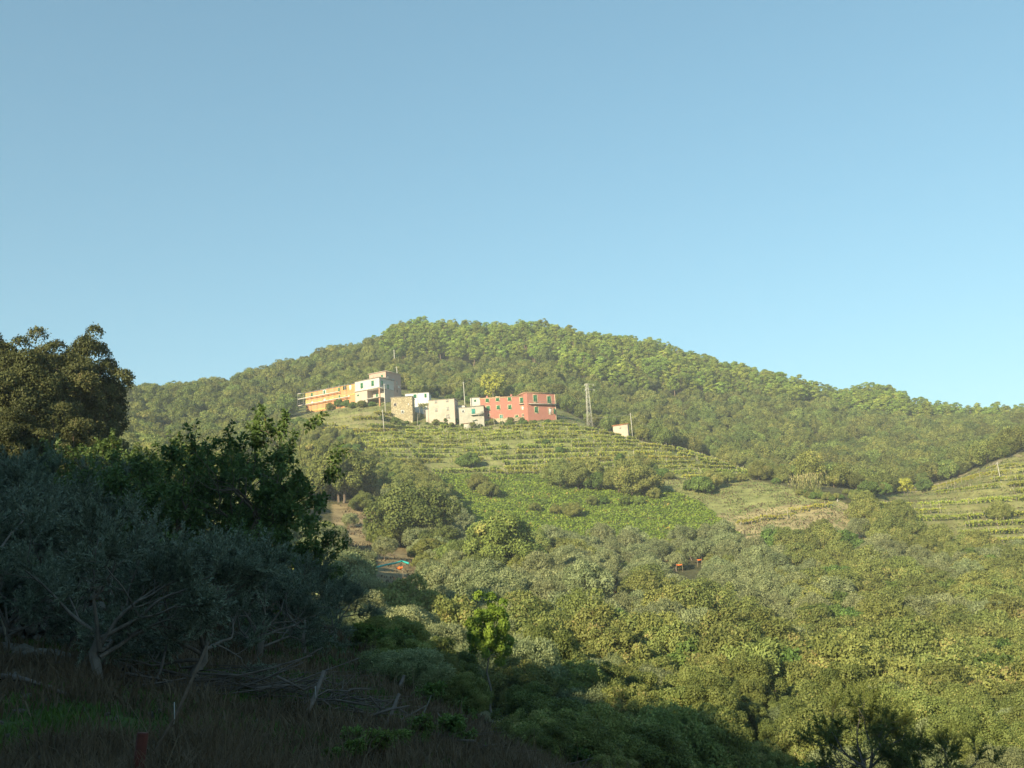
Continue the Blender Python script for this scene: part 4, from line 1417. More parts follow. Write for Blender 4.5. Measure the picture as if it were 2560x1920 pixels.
# --- bright white house behind the stone house
PE = at(*c2(248, 470), 400)
FE = Facade(PE, R(3))
wE = FE.uw(c2(520, 400))[0]
hE = FE.uw(c2(248, 300))[1]
winE = winset(FE, [(357, 325, 34, 46, 'closed', M_GSH, None), (478, 318, 24, 50, 'closed', M_GSH, None)], c2)
tE, rE = house("white_house", "bright white house with two green shuttered windows behind the stone house", PE, R(3), wE, 6.0, hE, M_BWHITE, M_ROOFG, winE, over=0.15, rise=0.4, down=4)
MB().tube([(wE * 0.53, -0.05, 0.2), (wE * 0.53, -0.05, hE)], 0.05, 5).build("drain_pipe", M_GREY, tE)

# --- pale pink house
PF = at(*c2(520, 585), 388)
FF = Facade(PF, R(8))
wF = FF.uw(c2(815, 500))[0]
hF = FF.uw(c2(520, 378))[1]
winF = winset(FF, [(598, 388, 26, 44, 'closed', M_GRSH, None), (729, 375, 26, 44, 'closed', M_GRSH, None), (602, 484, 28, 46, 'closed', M_GRSH, None), (735, 470, 26, 44, 'closed', M_GRSH, None), (738, 562, 28, 46, 'door', M_GRSH, M_GREY)], c2)
tF, rF = house("pale_pink_house", "pale pink plastered house with grey shutters and a small grey door", PF, R(8), wF, 7.0, hF, M_PALEPINK, M_ROOFG, winF, over=0.12, rise=0.5, down=3)
MB().box(-1.3, -0.01, 0.3, 4, -3, FF.uw(c2(505, 478))[1]).build("annex", M_PALEPINK, tF)

# --- little houses between
PG = at(*c2(815, 580), 391)
FG = Facade(PG, R(6))
house("white_cottage", "low white cottage wall leaning on the pale pink house", PG, R(6), FG.uw(c2(934, 500))[0], 5.0, FG.uw(c2(815, 440))[1], M_WHITE, M_ROOFG, [], over=0.1, rise=0.3)
PG2 = at(*c2(866, 590), 387.5)
FG2 = Facade(PG2, R(3))
house("grey_cottage", "low grey rendered cottage with an oval white framed window", PG2, R(3), FG2.uw(c2(1004, 520))[0], 4.5, FG2.uw(c2(866, 462))[1], M_GREY, M_ROOFG,
      winset(FG2, [(912, 500, 16, 28, 'glass', None, M_BWHITE)], c2), over=0.1, rise=0.2)
PHh = at(*c2(997, 460), 398)
FH = Facade(PHh, R(2))
house("white_cottage", "small white upper cottage with one green window beside the red house", PHh, R(2), FH.uw(c2(1110, 420))[0], 5.0, FH.uw(c2(997, 348))[1], M_WHITE, M_ROOFG,
      winset(FH, [(1050, 377, 22, 28, 'closed', M_GSH, None)], c2), over=0.12, rise=0.3)
PK = at(*c2(1006, 600), 387.0)
FK = Facade(PK, R(3))
wK = FK.uw(c2(1150, 520))[0]
hK = FK.uw(c2(1006, 445))[1]
tK, rK = house("grey_cottage", "grey cottage with teal balcony doors under a lean-to roof", PK, R(3), wK, 4.0, hK, M_GREY, M_ROOFG,
               winset(FK, [(1030, 500, 40, 62, 'closed', M_TSH, None)], c2), over=0.3, rise=0.15)
wbk = FK.uw(c2(1030, 540))[1]
MB().box(0.0, wK - 0.1, -1.2, -0.004, wbk - 0.18, wbk - 0.02).build("balcony_slab", M_CONC, tK)
MB().box(wK * 0.42, wK - 0.1, -1.2, -1.05, wbk - 0.015, wbk + 1.0).build("balcony_parapet", M_GREY, tK)

# --- red house: three-storey block and the two-storey wing
PI_ = at(*c2(1118, 592), 390)
FI = Facade(PI_, R(1))
wI = FI.uw(c2(1662, 500))[0]
hI = FI.uw(c2(1118, 352))[1]
winI = winset(FI, [(1190, 370, 36, 50, 'closed', M_GSH, M_CREAM), (1308, 358, 36, 52, 'closed', M_GSH, M_CREAM), (1445, 355, 34, 50, 'closed', M_GSH, M_CREAM), (1588, 372, 38, 66, 'closed', M_GSH, M_CREAM),
                   (1200, 462, 36, 48, 'closed', M_GSH, M_CREAM), (1317, 455, 34, 48, 'closed', M_GSH, M_CREAM), (1450, 452, 34, 50, 'closed', M_GSH, M_CREAM), (1602, 460, 32, 40, 'white', None, M_CREAM),
                   (1207, 544, 20, 26, 'glass', None, M_CREAM), (1352, 568, 30, 58, 'door', M_TSH, M_CREAM), (1531, 575, 30, 62, 'door', M_GSH, M_CREAM), (1606, 544, 20, 24, 'glass', None, M_CREAM)], c2)
tI, rI = house("red_house", "red house with cream window frames, green shutters and a lower and higher block", PI_, R(1), wI, 8.5, hI, M_REDP, M_ROOF, winI, over=0.22, rise=0.5, down=0.0, cornice=M_CREAM)
MB().box(-0.05, wI + 0.05, -0.10, 3.0, -4.0, -0.004).build("stone_plinth", M_STONE, tI)
MB().box(wI - 0.32, wI + 0.03, -0.05, -0.003, 0, hI - 0.23).build("corner_pilaster", M_CREAM, tI)
ub, wb_ = FI.uw(c2(1590, 415))
MB().box(ub - 1.1, wI - 0.1, -0.8, -0.05, wb_ - 0.1, wb_ + 0.02).build("balcony_slab", M_CONC, tI)
for q in range(5):
    MB().box(ub - 1.05 + q * (wI - 0.2 - ub + 1.05) / 4, ub - 1.0 + q * (wI - 0.2 - ub + 1.05) / 4, -0.78, -0.74, wb_ + 0.022, wb_ + 0.95).build("balcony_baluster", M_WIRE, tI)
MB().box(ub - 1.1, wI - 0.1, -0.80, -0.72, wb_ + 0.952, wb_ + 1.0).build("balcony_rail", M_WIRE, tI)
for x_ in (2.2, 11.5):
    MB().box(x_, x_ + 0.7, 4, 4.7, hI + 0.4, hI + 1.7).build("chimney", M_REDP, rI)
PW = at(*c2(1662, 580), 387.0)
FW = Facade(PW, R(-28))
wW = FW.uw(c2(1982, 480))[0]
hW = FW.uw(c2(1662, 283))[1]
winW = winset(FW, [(1743, 352, 36, 80, 'closed', M_GSH, M_CREAM), (1903, 366, 36, 80, 'closed', M_GSH, M_CREAM), (1756, 482, 34, 66, 'closed', M_GSH, M_CREAM), (1917, 497, 34, 66, 'white', None, M_CREAM)], c2)
tW, rW = house("red_house", "two-storey red wing with a long balcony and cream cornice", PW, R(-28), wW, 8.0, hW, M_REDP, M_ROOF, winW, over=0.35, rise=0.5, down=2.5, cornice=M_CREAM)
ub, wb_ = FW.uw(c2(1820, 418))
MB().box(0.3, wW + 0.02, -1.0, -0.05, wb_ - 0.14, wb_ + 0.02).build("balcony_slab", M_CONC, tW)
for q in range(18):
    x_ = 0.4 + q * (wW - 0.5) / 17
    MB().box(x_, x_ + 0.04, -0.97, -0.93, wb_ + 0.022, wb_ + 0.92).build("balcony_baluster", M_WIRE, tW)
MB().box(0.3, wW, -1.0, -0.9, wb_ + 0.922, wb_ + 0.98).build("balcony_rail", M_WIRE, tW)
MB().box(wW - 0.3, wW + 0.03, -0.05, -0.003, -2.4, hW - 0.23).build("corner_pilaster", M_CREAM, tW)
u_, w_ = FW.uw(c2(1950, 500))
MB().box(u_ - 0.1, u_ + 0.5, -0.55, -0.5, w_ - 1.1, w_ + 1.1).build("open_shutter", M_GSH, tW)

# --- small shed in the vines
PS = at(*c3(918, 1075), 386)
FS = Facade(PS, R(12))
wS = FS.uw(c3(1172, 1050))[0]
hS = FS.uw(c3(918, 1005))[1]
tSh = thing("field_shed", "small cream shed with a sloping red tiled roof in the vines", "shed", PS, -R(12))
s = MB()
s.add([[0, 0, -3], [wS, 0, -3], [wS, 0, hS + 0.3], [0, 0, hS]], [[0, 1, 2, 3]])
s.add([[wS, 0, -3], [wS, 4, -3], [wS, 4, hS + 0.3], [wS, 0, hS + 0.3]], [[0, 1, 2, 3]])
s.add([[0, 4, -3], [0, 0, -3], [0, 0, hS], [0, 4, hS]], [[0, 1, 2, 3]])
s.add([[0, 4, hS], [wS, 4, hS + 0.3], [wS, 4, -3], [0, 4, -3]], [[0, 1, 2, 3]])
s.build("wall", M_PALEPINK, tSh)
s = MB()
s.add([[-0.3, -0.4, hS + 0.01], [wS + 0.3, -0.4, hS + 0.33], [wS + 0.3, 4.3, hS + 0.9], [-0.3, 4.3, hS + 0.6], [-0.3, -0.4, hS + 0.19], [wS + 0.3, -0.4, hS + 0.51], [wS + 0.3, 4.3, hS + 1.1], [-0.3, 4.3, hS + 0.8]],
      [[0, 3, 2, 1], [4, 5, 6, 7], [0, 1, 5, 4], [1, 2, 6, 5], [2, 3, 7, 6], [3, 0, 4, 7]])
s.build("roof", plain("roof_orange_tiles", (0.52, 0.20, 0.09), 0.9, 0.25, 3), tSh)
MB().box(wS * 0.42, wS * 0.55, -0.05, -0.004, hS * 0.2, hS * 0.75).build("window", M_GRSH, tSh)

# --- pergola, huts and props round the houses
tP = thing("pergola", "vine pergola on thin posts beside the white house", "pergola", at(*c2(410, 505), 391))
for x_ in (0, 1.6, 3.2):
    for y_ in (0, 2.4):
        MB().tube([(x_, y_, -2), (x_, y_, 2.6)], 0.05, 5).build("post", M_POST, tP)
for y_ in (0, 0.8, 1.6, 2.4):
    MB().tube([(-0.3, y_, 2.62), (3.5, y_, 2.62)], 0.04, 5).build("beam", M_WOOD, tP)
r = np.random.default_rng(5)
n_ = 420
Pp = np.stack([r.uniform(-0.3, 3.6, n_), r.uniform(-0.4, 2.6, n_), 2.75 + 0.25 * r.normal(size=n_) - 1.6 * (r.random(n_) < 0.35) * r.random(n_)], 1)
v, q, t = leaves(Pp, rdir(r, n_), rdir(r, n_) + np.array([0, -0.5, 0.6]), 0.4, 0.32, r.random(n_))
ob("vine_foliage", mesh_np("pergola_vine", v, q, tint=t, mats=[M_VINE]), tP)

tH = thing("garden_hut", "grey tin garden hut with a rusty roof below the grey cottage", "hut", at(*c2(960, 668), 381.5))
MB().box(-1.3, 1.3, 0, 2, -1.5, 0.9).build("wall", M_GREY, tH)
s = MB()
s.add([[-1.6, -0.4, 0.92], [1.6, -0.4, 1.1], [1.6, 2.3, 1.4], [-1.6, 2.3, 1.2], [-1.6, -0.4, 1.0], [1.6, -0.4, 1.18], [1.6, 2.3, 1.48], [-1.6, 2.3, 1.28]], [[0, 3, 2, 1], [4, 5, 6, 7], [0, 1, 5, 4], [1, 2, 6, 5], [2, 3, 7, 6], [3, 0, 4, 7]])
s.build("roof", M_BRWN, tH)
p = at(*c2(1050, 600), 383)
tT = thing("awning", "teal tarpaulin awning on leaning poles under the grey cottage", "awning", p)
s = MB()
gx = np.linspace(-1.0, 1.0, 6)
V = np.array([[x_, y_, 0.15 * math.sin(3 * x_) - 0.25 * y_] for y_ in (0, 0.9) for x_ in gx])
s.add(V, [[i_, i_ + 1, i_ + 7, i_ + 6] for i_ in range(5)])
s.add(V + np.array([0, 0, 0.03]), [[i_ + 6, i_ + 7, i_ + 1, i_] for i_ in range(5)])
s.build("tarpaulin", M_TARP, tT)
for x_ in (-0.95, 0.95):
    MB().tube([(x_, 0, -2.5), (x_, 0.02, 0.1)], 0.05, 5).build("pole", M_WOOD, tT)
for k, (a_, b_, lab) in enumerate((((1112, 660), (1092, 535), "leaning wooden prop in front of the grey cottage"), ((1278, 665), (1255, 560), "leaning wooden prop in front of the red house"), ((1368, 660), (1348, 500), "tall thin garden pole in front of the red house"), ((375, 605), (392, 520), "thin garden pole beside the stone house"))):
    pa, pb = at(*c2(*a_), 382.0), at(*c2(*b_), 382.3)
    pa[2] = min(pa[2], gz(pa[0], pa[1]) - 0.2)
    tag(MB().tube([pa, (pa + pb) / 2, pb], [0.09, 0.08, 0.06], 6).build("wooden_pole", M_POST), lab, "pole")
rs = PROTO['green'][0]
redm = rs[1].copy()
redm.materials.clear()
redm.materials.append(M_RED)
put_tree("red_shrub", rs[0], redm, "low red-leaved shrub in front of the stone house", "bush", on_ground(399, 383.5), 0, (0.55, 0.45, 0.3))

# ------------------------------------------------------------------ pylon, poles and wires
base = at(*c3(515, 985), 390)
base[2] = gz(base[0], base[1])
hT = at(*c3(457, 275), 390)[2] - base[2]
tL = thing("lattice_pylon", "tapering steel lattice pylon on the edge of the vineyard", "pylon", base, R(12))


def leg_at(sx, sy, z):
    f = 1 - z / hT
    w = 0.34 + 0.58 * f
    return np.array([sx * w, sy * w, z])


for sx_, sy_ in ((-1, -1), (1, -1), (1, 1), (-1, 1)):
    MB().tube([leg_at(sx_, sy_, -0.8), leg_at(sx_, sy_, hT)], 0.065, 5).build("leg", M_STEEL, tL)
nst = 8
for k in range(nst):
    z0, z1 = hT * (1 - 0.87 ** k) / (1 - 0.87 ** nst), hT * (1 - 0.87 ** (k + 1)) / (1 - 0.87 ** nst)
    s = MB()
    cs = [(-1, -1), (1, -1), (1, 1), (-1, 1)]
    for q in range(4):
        a_, b_ = cs[q], cs[(q + 1) % 4]
        s.tube([leg_at(*a_, z0), leg_at(*b_, z1)], 0.032, 4)
        s.tube([leg_at(*b_, z0), leg_at(*a_, z1)], 0.032, 4)
        s.tube([leg_at(*a_, z1), leg_at(*b_, z1)], 0.032, 4)
    s.build("lattice_brace", M_STEEL, tL)
for z_, l_ in ((hT - 0.15, 2.6), (hT - 2.2, 2.8)):
    MB().tube([(-0.9, 0, z_), (0, 0, z_ + 0.12), (l_, 0, z_)], [0.10, 0.12, 0.08], 5).build("cross_arm", M_STEEL, tL)
    for x_ in (-0.8, l_ - 0.1):
        MB().tube([(x_, 0, z_ - 0.08), (x_, 0, z_ - 0.4), (x_, 0, z_ - 0.6)], [0.06, 0.09, 0.05], 6).build("insulator", M_LAMPW, tL)


def pole(p0, p1, Y, label, rad=0.14, mat=M_CONC, arm=False):
    a_, b_ = at(*p0, Y), at(*p1, Y)
    g = gz(a_[0], a_[1])
    if g < a_[2]:
        a_ = a_ + (a_ - b_) * ((a_[2] - g) / max(0.1, b_[2] - a_[2]))
    a_ = a_ + unit(a_ - b_) * 0.5
    t = thing("utility_pole", label, "pole", a_)
    d = b_ - a_
    MB().tube([(0, 0, 0), d * 0.5, d], [rad, rad * 0.85, rad * 0.7], 8).build("shaft", mat, t)
    MB().tube([d + np.array([0, 0, -0.02]), d + np.array([0, 0, 0.08])], [rad * 0.9, rad * 0.5], 8).build("cap", mat, t)
    s = MB()
    s.box(d[0] - 0.45, d[0] + 0.45, d[1] - rad - 0.10, d[1] - rad - 0.02, d[2] - 0.55, d[2] - 0.45)
    s.build("crossbar", M_STEEL, t)
    return b_


T1 = pole(c3(1253, 1172), c3(1216, 778), 383, "concrete utility pole beside the field shed")
T2 = pole(c1(1572, 805), c1(1550, 330), 386, "tall pale utility pole beside the stone house", 0.17)
T3 = pole(c1(1556, 1050), c1(1527, 690), 366, "utility pole with a white footing among the terraces", 0.15)
T4 = pole(c1(66, 1000), c1(55, 752), 392, "thin utility pole left of the orange house", 0.12)
T5 = pole(c1(84, 740), c1(80, 632), 404, "short utility pole behind the thin one near the orange house", 0.15)
T6 = pole(c1(1735, 235), c1(1720, 92), 412, "pale pole rising behind the pink house", 0.17)
T7 = pole(c2(932, 420), c2(914, 160), 394, "leaning pale utility pole behind the cottages", 0.16)
T8 = pole((1002, 487), (997, 462), 309, "utility pole in the right-hand vineyard", 0.12)
T9 = pole((394.5, 362), (394, 350), 505, "weathered pole standing in the oak wood above the pink house", 0.2)
T10 = pole((837.5, 511), (837.5, 499), 280, "white marker post between the vineyards", 0.10)


def cable(a_, b_, sag, label):
    t = np.linspace(0, 1, 17)[:, None]
    p = a_ + (b_ - a_) * t
    p[:, 2] -= sag * 4 * (t * (1 - t))[:, 0]
    tag(MB().tube(p, 0.028, 4).build("power_cable", M_WIRE), label, "cable")


ptop = base + np.array([0, 0, hT - 0.6])
cable(T1 + np.array([0, 0, -0.5]), FW.P0 + FW.d * wW + np.array([0, 0, 1.0]), 1.0, "power cable from the field shed pole to the red wing")
cable(T1, at(*c3(1560, 1010), 372), 0.8, "power cable running down from the field shed pole into the wood")
cable(T4, PA + FA.d * wA * 0.9 + np.array([0, 0, -1.0]), 0.8, "power cable from the thin pole along the orange house")
cable(T5, PA + FA.d * uL + np.array([0, 0, 3.0]), 0.4, "power cable from the short pole to the scaffolding")
cable(T4, at(225, 442, 375), 1.5, "power cable from the thin pole down into the oak wood")
cable(T2, T7, 1.2, "power cable between the two tall pale poles")
cable(T8, at(1040, 438, 330), 0.8, "power cable rising from the right-hand vineyard pole")
cable(T8, at(955, 490, 330), 0.5, "power cable running down left from the vineyard pole")

# ------------------------------------------------------------------ vineyards: rows on posts along the terraces
POSTS = []
for k in range(4):
    r = np.random.default_rng(400 + k)
    POSTS.append(MB().tube([(0, 0, -0.3), (r.normal() * 0.05, r.normal() * 0.05, 0.9), (r.normal() * 0.10, r.normal() * 0.10, 1.65 + 0.25 * r.random())], [0.06, 0.055, 0.05], 5).mesh("post", [M_POST]))


def contour(level, xs, ylo, yhi):
    """forward distance at which the smooth slope reaches a height, for each x"""
    ys = np.linspace(ylo, yhi, 160)
    X, Yg = np.meshgrid(xs, ys, indexing='ij')
    Z = hs(X, Yg)
    i_ = np.argmax(Z > level, axis=1)
    return np.where((Z > level).any(1) & (i_ > 0), ys[i_], np.nan)


def vine_row(pts, label, group, autumn, dens, r):
    c = pts.mean(0)
    t = thing("vine_row", label, "vine row", c, 0, group)
    L = np.linalg.norm(np.diff(pts, axis=0), axis=1).sum()
    rel = pts - c
    cum = np.concatenate([[0], np.cumsum(np.linalg.norm(np.diff(pts, axis=0), axis=1))])
    for s_ in np.arange(0.4, L, 2.6):
        s2 = s_ + r.normal() * 0.25
        q = np.array([np.interp(s2, cum, rel[:, k_]) for k_ in range(3)])
        for dy in ((-0.55,) if r.random() < 0.5 else (-0.55, 1.3)):
            o_ = ob("post", POSTS[r.integers(0, 4)], t, q + np.array([r.normal() * 0.1, dy + r.normal() * 0.12, 0]))
            o_.rotation_euler = (r.normal() * 0.06, r.normal() * 0.06, r.random() * 6)
            o_.scale = (1, 1, r.uniform(0.75, 1.15))
    n_ = int(L * dens)
    s_ = r.random(n_) * L
    g = fbm(s_ * 1.0 + c[0], s_ * 0 + c[1], 5.0, 21)
    s_ = s_[(g > -0.2) | (r.random(n_) < 0.3)]
    n_ = len(s_)
    hang = r.random(n_) < 0.15
    s_ = np.where(hang, np.round(s_ / 1.3) * 1.3 + 0.16 * r.normal(size=n_), s_)     # the vine stems stand in leafy columns
    q = np.stack([np.interp(s_, cum, rel[:, k_]) for k_ in range(3)], 1)
    q[:, 1] += np.where(hang, -0.7 + 0.15 * r.normal(size=n_), r.uniform(-0.9, 2.6, n_) - 0.9 * (r.random(n_) < 0.3))
    q[:, 2] += np.where(hang, r.uniform(0.1, 1.2, n_), 1.12 + np.where(q[:, 1] < 0.2, r.uniform(-0.3, 0.4, n_), 0.1 * r.normal(size=n_)) + 0.2 * fbm(s_, s_ * 0, 3, 22))
    N_ = rdir(r, n_) * 0.55 + np.array([-0.15, -0.55, 0.8])
    v, qq, tn = leaves(q, rdir(r, n_), N_, r.uniform(0.3, 0.55, n_), r.uniform(0.26, 0.45, n_), np.clip(r.normal(0.5, 0.25, n_), 0, 1))
    ob("vine_foliage", mesh_np("vine_foliage", v, qq, tint=tn, mats=[M_VINY if autumn else M_VINE]), t)


rv = np.random.default_rng(77)


def vineyard(zname, x0, x1, ylo, yhi, text, group, p_autumn, p_skip):
    xs = np.arange(x0, x1, 1.2)
    seen_lv = []
    for k in range(-20, 40):
        lev = Z0T + STEP * (k + 0.22)
        ys = contour(lev, xs, ylo, yhi)
        okp = ~np.isnan(ys)
        if okp.sum() < 6:
            continue
        yy = np.where(okp, ys, 0)
        zz = zone(xs, yy, hs(xs, yy))
        okp &= zz == ZN[zname]
        if okp.sum() > 3:
            seen_lv.append(k)
        i_ = 0
        while i_ < len(xs):
            if not okp[i_]:
                i_ += 1
                continue
            j_ = i_
            mx_ = i_ + int(rv.integers(9, 22))
            while j_ < len(xs) and okp[j_] and j_ < mx_:
                j_ += 1
            if j_ - i_ >= 4 and rv.random() > p_skip:
                xx, yv = xs[i_:j_], ys[i_:j_]
                aut = rv.random() < p_autumn
                lvl = ("lowest", "second", "third", "fourth", "fifth", "sixth", "seventh", "eighth", "ninth", "tenth", "eleventh", "twelfth", "thirteenth", "fourteenth", "fifteenth", "sixteenth", "seventeenth")[min(16, len(seen_lv) - 1)]
                pxm = project(np.array([xx.mean(), yv.mean(), lev]))[0]
                lnd = next(t_ for lim_, t_ in ((345, "below the orange house"), (390, "below the white porch house"), (425, "below the stone house"), (470, "below the pale pink house"), (520, "below the red house"), (560, "below the red wing"), (610, "below the pylon"), (660, "below the shed"), (860, "at the far end of the terraces"), (950, "near the gully corner"), (5000, "near the gully pole")) if pxm < lim_)
                vine_row(np.stack([xx, yv, ground(xx, yv)], 1), ("golden " if aut else "green ") + "vine row on the " + lvl + " terrace up, " + lnd + text, group + ", " + lvl + " terrace, " + lnd + (", gold" if aut else ", green"), aut, rv.uniform(62, 85) if zname == 'vines_right' else rv.uniform(85, 120), rv)
            i_ = j_ + (1 if rv.random() < 0.5 else 0)


vineyard('vines', -62, 92, 300, 402, "", "vine rows below the village", 0.12, 0.05)
vineyard('vines_left', -95, -40, 330, 412,  "", "vine rows below the orange house", 0.45, 0.15)
vineyard('vines_right', 82, 190, 225, 372,  " across the gully", "vine rows across the gully", 0.14, 0.38)
# two short golden strips at the meadow edge and the foot of the terraces
for (pa, pb, lab) in (((488, 474), (592, 473), "bright yellow low vine strip along the foot of the terraces"), ((738, 527), (795, 518), "yellow vine strip across the dry meadow"), ((790, 514), (832, 508), "short yellow vine strip at the upper meadow edge")):
    A_, B_ = ground_point(*pa, 200), ground_point(*pb, 200)
    tt = np.linspace(0, 1, 14)[:, None]
    pts = A_ + (B_ - A_) * tt
    pts[:, 2] = ground(pts[:, 0], pts[:, 1])
    vine_row(pts, lab, None, True, 45, rv)

# ------------------------------------------------------------------ reeds, nets and hose
pr = on_ground(815, 293)
tR = thing("reed_clump", "tall clump of pale reeds with feathery tops at the meadow edge", "reeds", pr)
r = np.random.default_rng(9)
for k in range(46):
    x_, y_ = r.normal() * 2.2, r.normal() * 1.0
    h_ = r.uniform(3.6, 5.6)
    lx = r.normal() * 0.35
    s_ = MB().tube([(x_, y_, -0.3), (x_ + lx * 0.3, y_, h_ * 0.6), (x_ + lx, y_, h_)], [0.05, 0.045, 0.02], 4).build("stalk", M_REED, tR)
n_ = 900
P_ = np.stack([r.normal(size=n_) * 2.3, r.normal(size=n_) * 1.1, r.uniform(0.3, 5.0, n_)], 1)
v, q, tn = leaves(P_, rdir(r, n_) * 0.5 + np.array([0, 0, 0.8]), rdir(r, n_), 0.9, 0.12, np.clip(P_[:, 2] / 5 + 0.2 * r.normal(size=n_), 0, 1))
ob("blades", mesh_np("reed_blades", v, q, tint=tn, mats=[M_REED]), tR)

for k, (px, py, w_, h_) in enumerate(NETS):
    P = NETP[k]
    r = np.random.default_rng(600 + k)
    ths = np.linspace(0, 2 * np.pi, 11)[:-1]
    V = []
    for j_ in range(9):
        u_ = j_ / 8
        rad_ = h_ * 0.5 * (0.35 + 0.65 * math.sin(math.pi * min(max(u_, 0.05), 0.95)))
        for a_ in ths:
            rr_ = rad_ * (1 + 0.35 * r.normal())
            V.append([(u_ - 0.5) * w_, math.cos(a_) * rr_, math.sin(a_) * rr_ - 0.25 * h_ * math.sin(math.pi * u_)])
    Q = [[j_ * 10 + i_, j_ * 10 + (i_ + 1) % 10, (j_ + 1) * 10 + (i_ + 1) % 10, (j_ + 1) * 10 + i_] for j_ in range(8) for i_ in range(10)]
    t = thing("olive_net", "rolled orange harvest net slung low between olive trunks", "net", P, r.normal() * 0.3, "rolled orange harvest nets in the olive groves")
    lift = 1.6
    MB().add(np.array(V) + np.array([0, 0, lift]), Q).build("net_roll", M_ONET, t)
    for x_ in (-0.5, 0.5):
        MB().tube([(x_ * w_, 0, -0.2), (x_ * w_, 0, lift + 0.25)], 0.035, 5).build("stake", M_WOOD, t)
pts = [q + np.array([0, 0, 1.7]) for q in HOSEP]
tag(MB().tube(pts, 0.16, 6).build("irrigation_hose", M_TARP), "teal rolled net sagging in a line through the olive grove", "net")
p = ground_point(500, 600, 90)
tag(MB().tube([p + np.array([-1.2, 0, 1.9]), p + np.array([0, 0.1, 0.7]), p + np.array([1.2, 0, -0.4])], 0.09, 6).build("metal_pipe", M_STEEL), "grey metal pipe slanting down beside the dark oak", "pipe")

# ------------------------------------------------------------------ bracken, meadow grass: real fronds, too many to count


def cover(name, label, zname, x0, x1, y0, y1, n_, L, mat, up, lim, seed, dens_scale=14.0):
    r = np.random.default_rng(seed)
    x = r.uniform(x0, x1, n_)
    y = r.uniform(y0, y1, n_)
    z = ground(x, y)
    ok = np.isin(zone(x, y, hs(x, y)), [ZN[q] for q in zname]) & (fbm(x, y, dens_scale, seed) > lim)
    x, y, z = x[ok], y[ok], z[ok]
    k = len(x)
    D = unit(rdir(r, k) * np.array([1, 1, 0.3]) + np.array([0, 0, up]))
    s = r.uniform(0.6, 1.4, k)
    tn = np.clip(0.45 + 0.35 * fbm(x, y, 11, seed + 1) + 0.22 * r.normal(size=k), 0, 1)
    v, q, t = leaves(np.stack([x, y, z + L * 0.45 * s * min(1, up + 0.2)], 1), D, rdir(r, k) + np.array([0, -0.3, 0.7]), L * s, L * 0.55 * s, tn)
    o_ = ob(name, mesh_np(name, v, q, tint=t, mats=[mat]))
    tag(o_, label, None, None, "stuff")


cover("bracken", "green bracken covering the open slope below the terraces", ['bracken'], -40, 75, 225, 335, 95000, 0.62, M_FERN, 0.5, -0.9, 31)
cover("meadow_grass", "dry and green grass tufts on the meadow", ['meadow', 'bare'], -60, 110, 150, 345, 60000, 0.45, M_DRY, 0.9, -0.1, 33, 18)
cover("meadow_herbs", "green herbs on the meadow and terraces", ['meadow', 'vines', 'vines_left', 'vines_right', 'village'], -110, 190, 225, 425, 150000, 0.4, M_GRN, 0.6, 0.0, 35, 12)
cover("terrace_grass", "dry yellow grass on the terraces", ['vines', 'vines_left', 'vines_right', 'village'], -110, 190, 225, 425, 90000, 0.42, M_DRY, 0.9, 0.1, 37, 9)

# ------------------------------------------------------------------ the shaded near bank
STONES = []
for k in range(6):
    r = np.random.default_rng(700 + k)
    th = np.linspace(0, 2 * np.pi, 8)[:-1]
    V = []
    for zz, rad in ((-0.42, 0.35), (-0.2, 0.52), (0.22, 0.5), (0.42, 0.3)):
        for a_ in th:
            q = rad * (1 + 0.24 * r.normal())
            V.append([math.cos(a_) * q, math.sin(a_) * q * 0.9, zz + 0.12 * r.normal()])
    Q = [[j_ * 7 + i_, j_ * 7 + (i_ + 1) % 7, (j_ + 1) * 7 + (i_ + 1) % 7, (j_ + 1) * 7 + i_] for j_ in range(3) for i_ in range(7)]
    V += [[0, 0, -0.48], [0, 0, 0.48]]
    T = [[28, (i_ + 1) % 7, i_] for i_ in range(7)] + [[29, 21 + i_, 21 + (i_ + 1) % 7] for i_ in range(7)]
    STONES.append(MB().add(V, Q, T).mesh("stone", [plain("wall_stone", (0.13, 0.12, 0.10), 0.95, 0.35, 5, 0.04)] if k == 0 else [STONES[0].materials[0]]))
r = np.random.default_rng(81)
A_, B_ = on_ground(-70, 22.0), on_ground(95, 23.5)
tw = thing("dry_stone_wall", "dry stone retaining wall in shade behind the olive trunks", "wall", A_, math.atan2(B_[1] - A_[1], B_[0] - A_[0]))
LW = float(np.hypot(*(B_ - A_)[:2]))
mb = MB()
mb.box(0, LW, 0.14, 0.7, -0.5, 1.0)
mb.build("earth_core", plain("dark_earth", (0.06, 0.05, 0.04), 0.95, 0.3, 5), tw)
zc = -0.2
while zc < 1.1:
    hgt = r.uniform(0.12, 0.24)
    u_ = r.uniform(-0.1, 0.1)
    while u_ < LW:
        w_ = r.uniform(0.13, 0.40)
        o_ = ob("stone", STONES[r.integers(0, 6)], tw, (u_ + w_ / 2, r.normal() * 0.035, zc + hgt / 2 + 0.02 * r.normal()))
        o_.scale = (w_ * 1.02, 0.36, hgt * 1.08)
        o_.rotation_euler = (r.normal() * 0.12, r.normal() * 0.12, r.normal() * 0.15)
        u_ += w_
    zc += hgt
# loose stones at the terrace edge
for k, (px, py) in enumerate(((8, 653), (22, 655), (36, 658), (50, 659), (62, 661), (88, 664), (97, 668), (13, 684), (110, 672), (2, 652))):
    P = ground_point(px, py, 9)
    o_ = ob("terrace_stone", STONES[k % 6], None, P + np.array([0, 0, 0.04]))
    s_ = 0.22 + 0.12 * random.random()
    o_.scale = (s_ * 1.5, s_, s_ * 0.8)
    o_.rotation_euler = (0, 0, random.random() * 6)
    tag(o_, "loose pale stone on the grassy terrace edge in shade", "stone", "loose stones on the terrace edge")

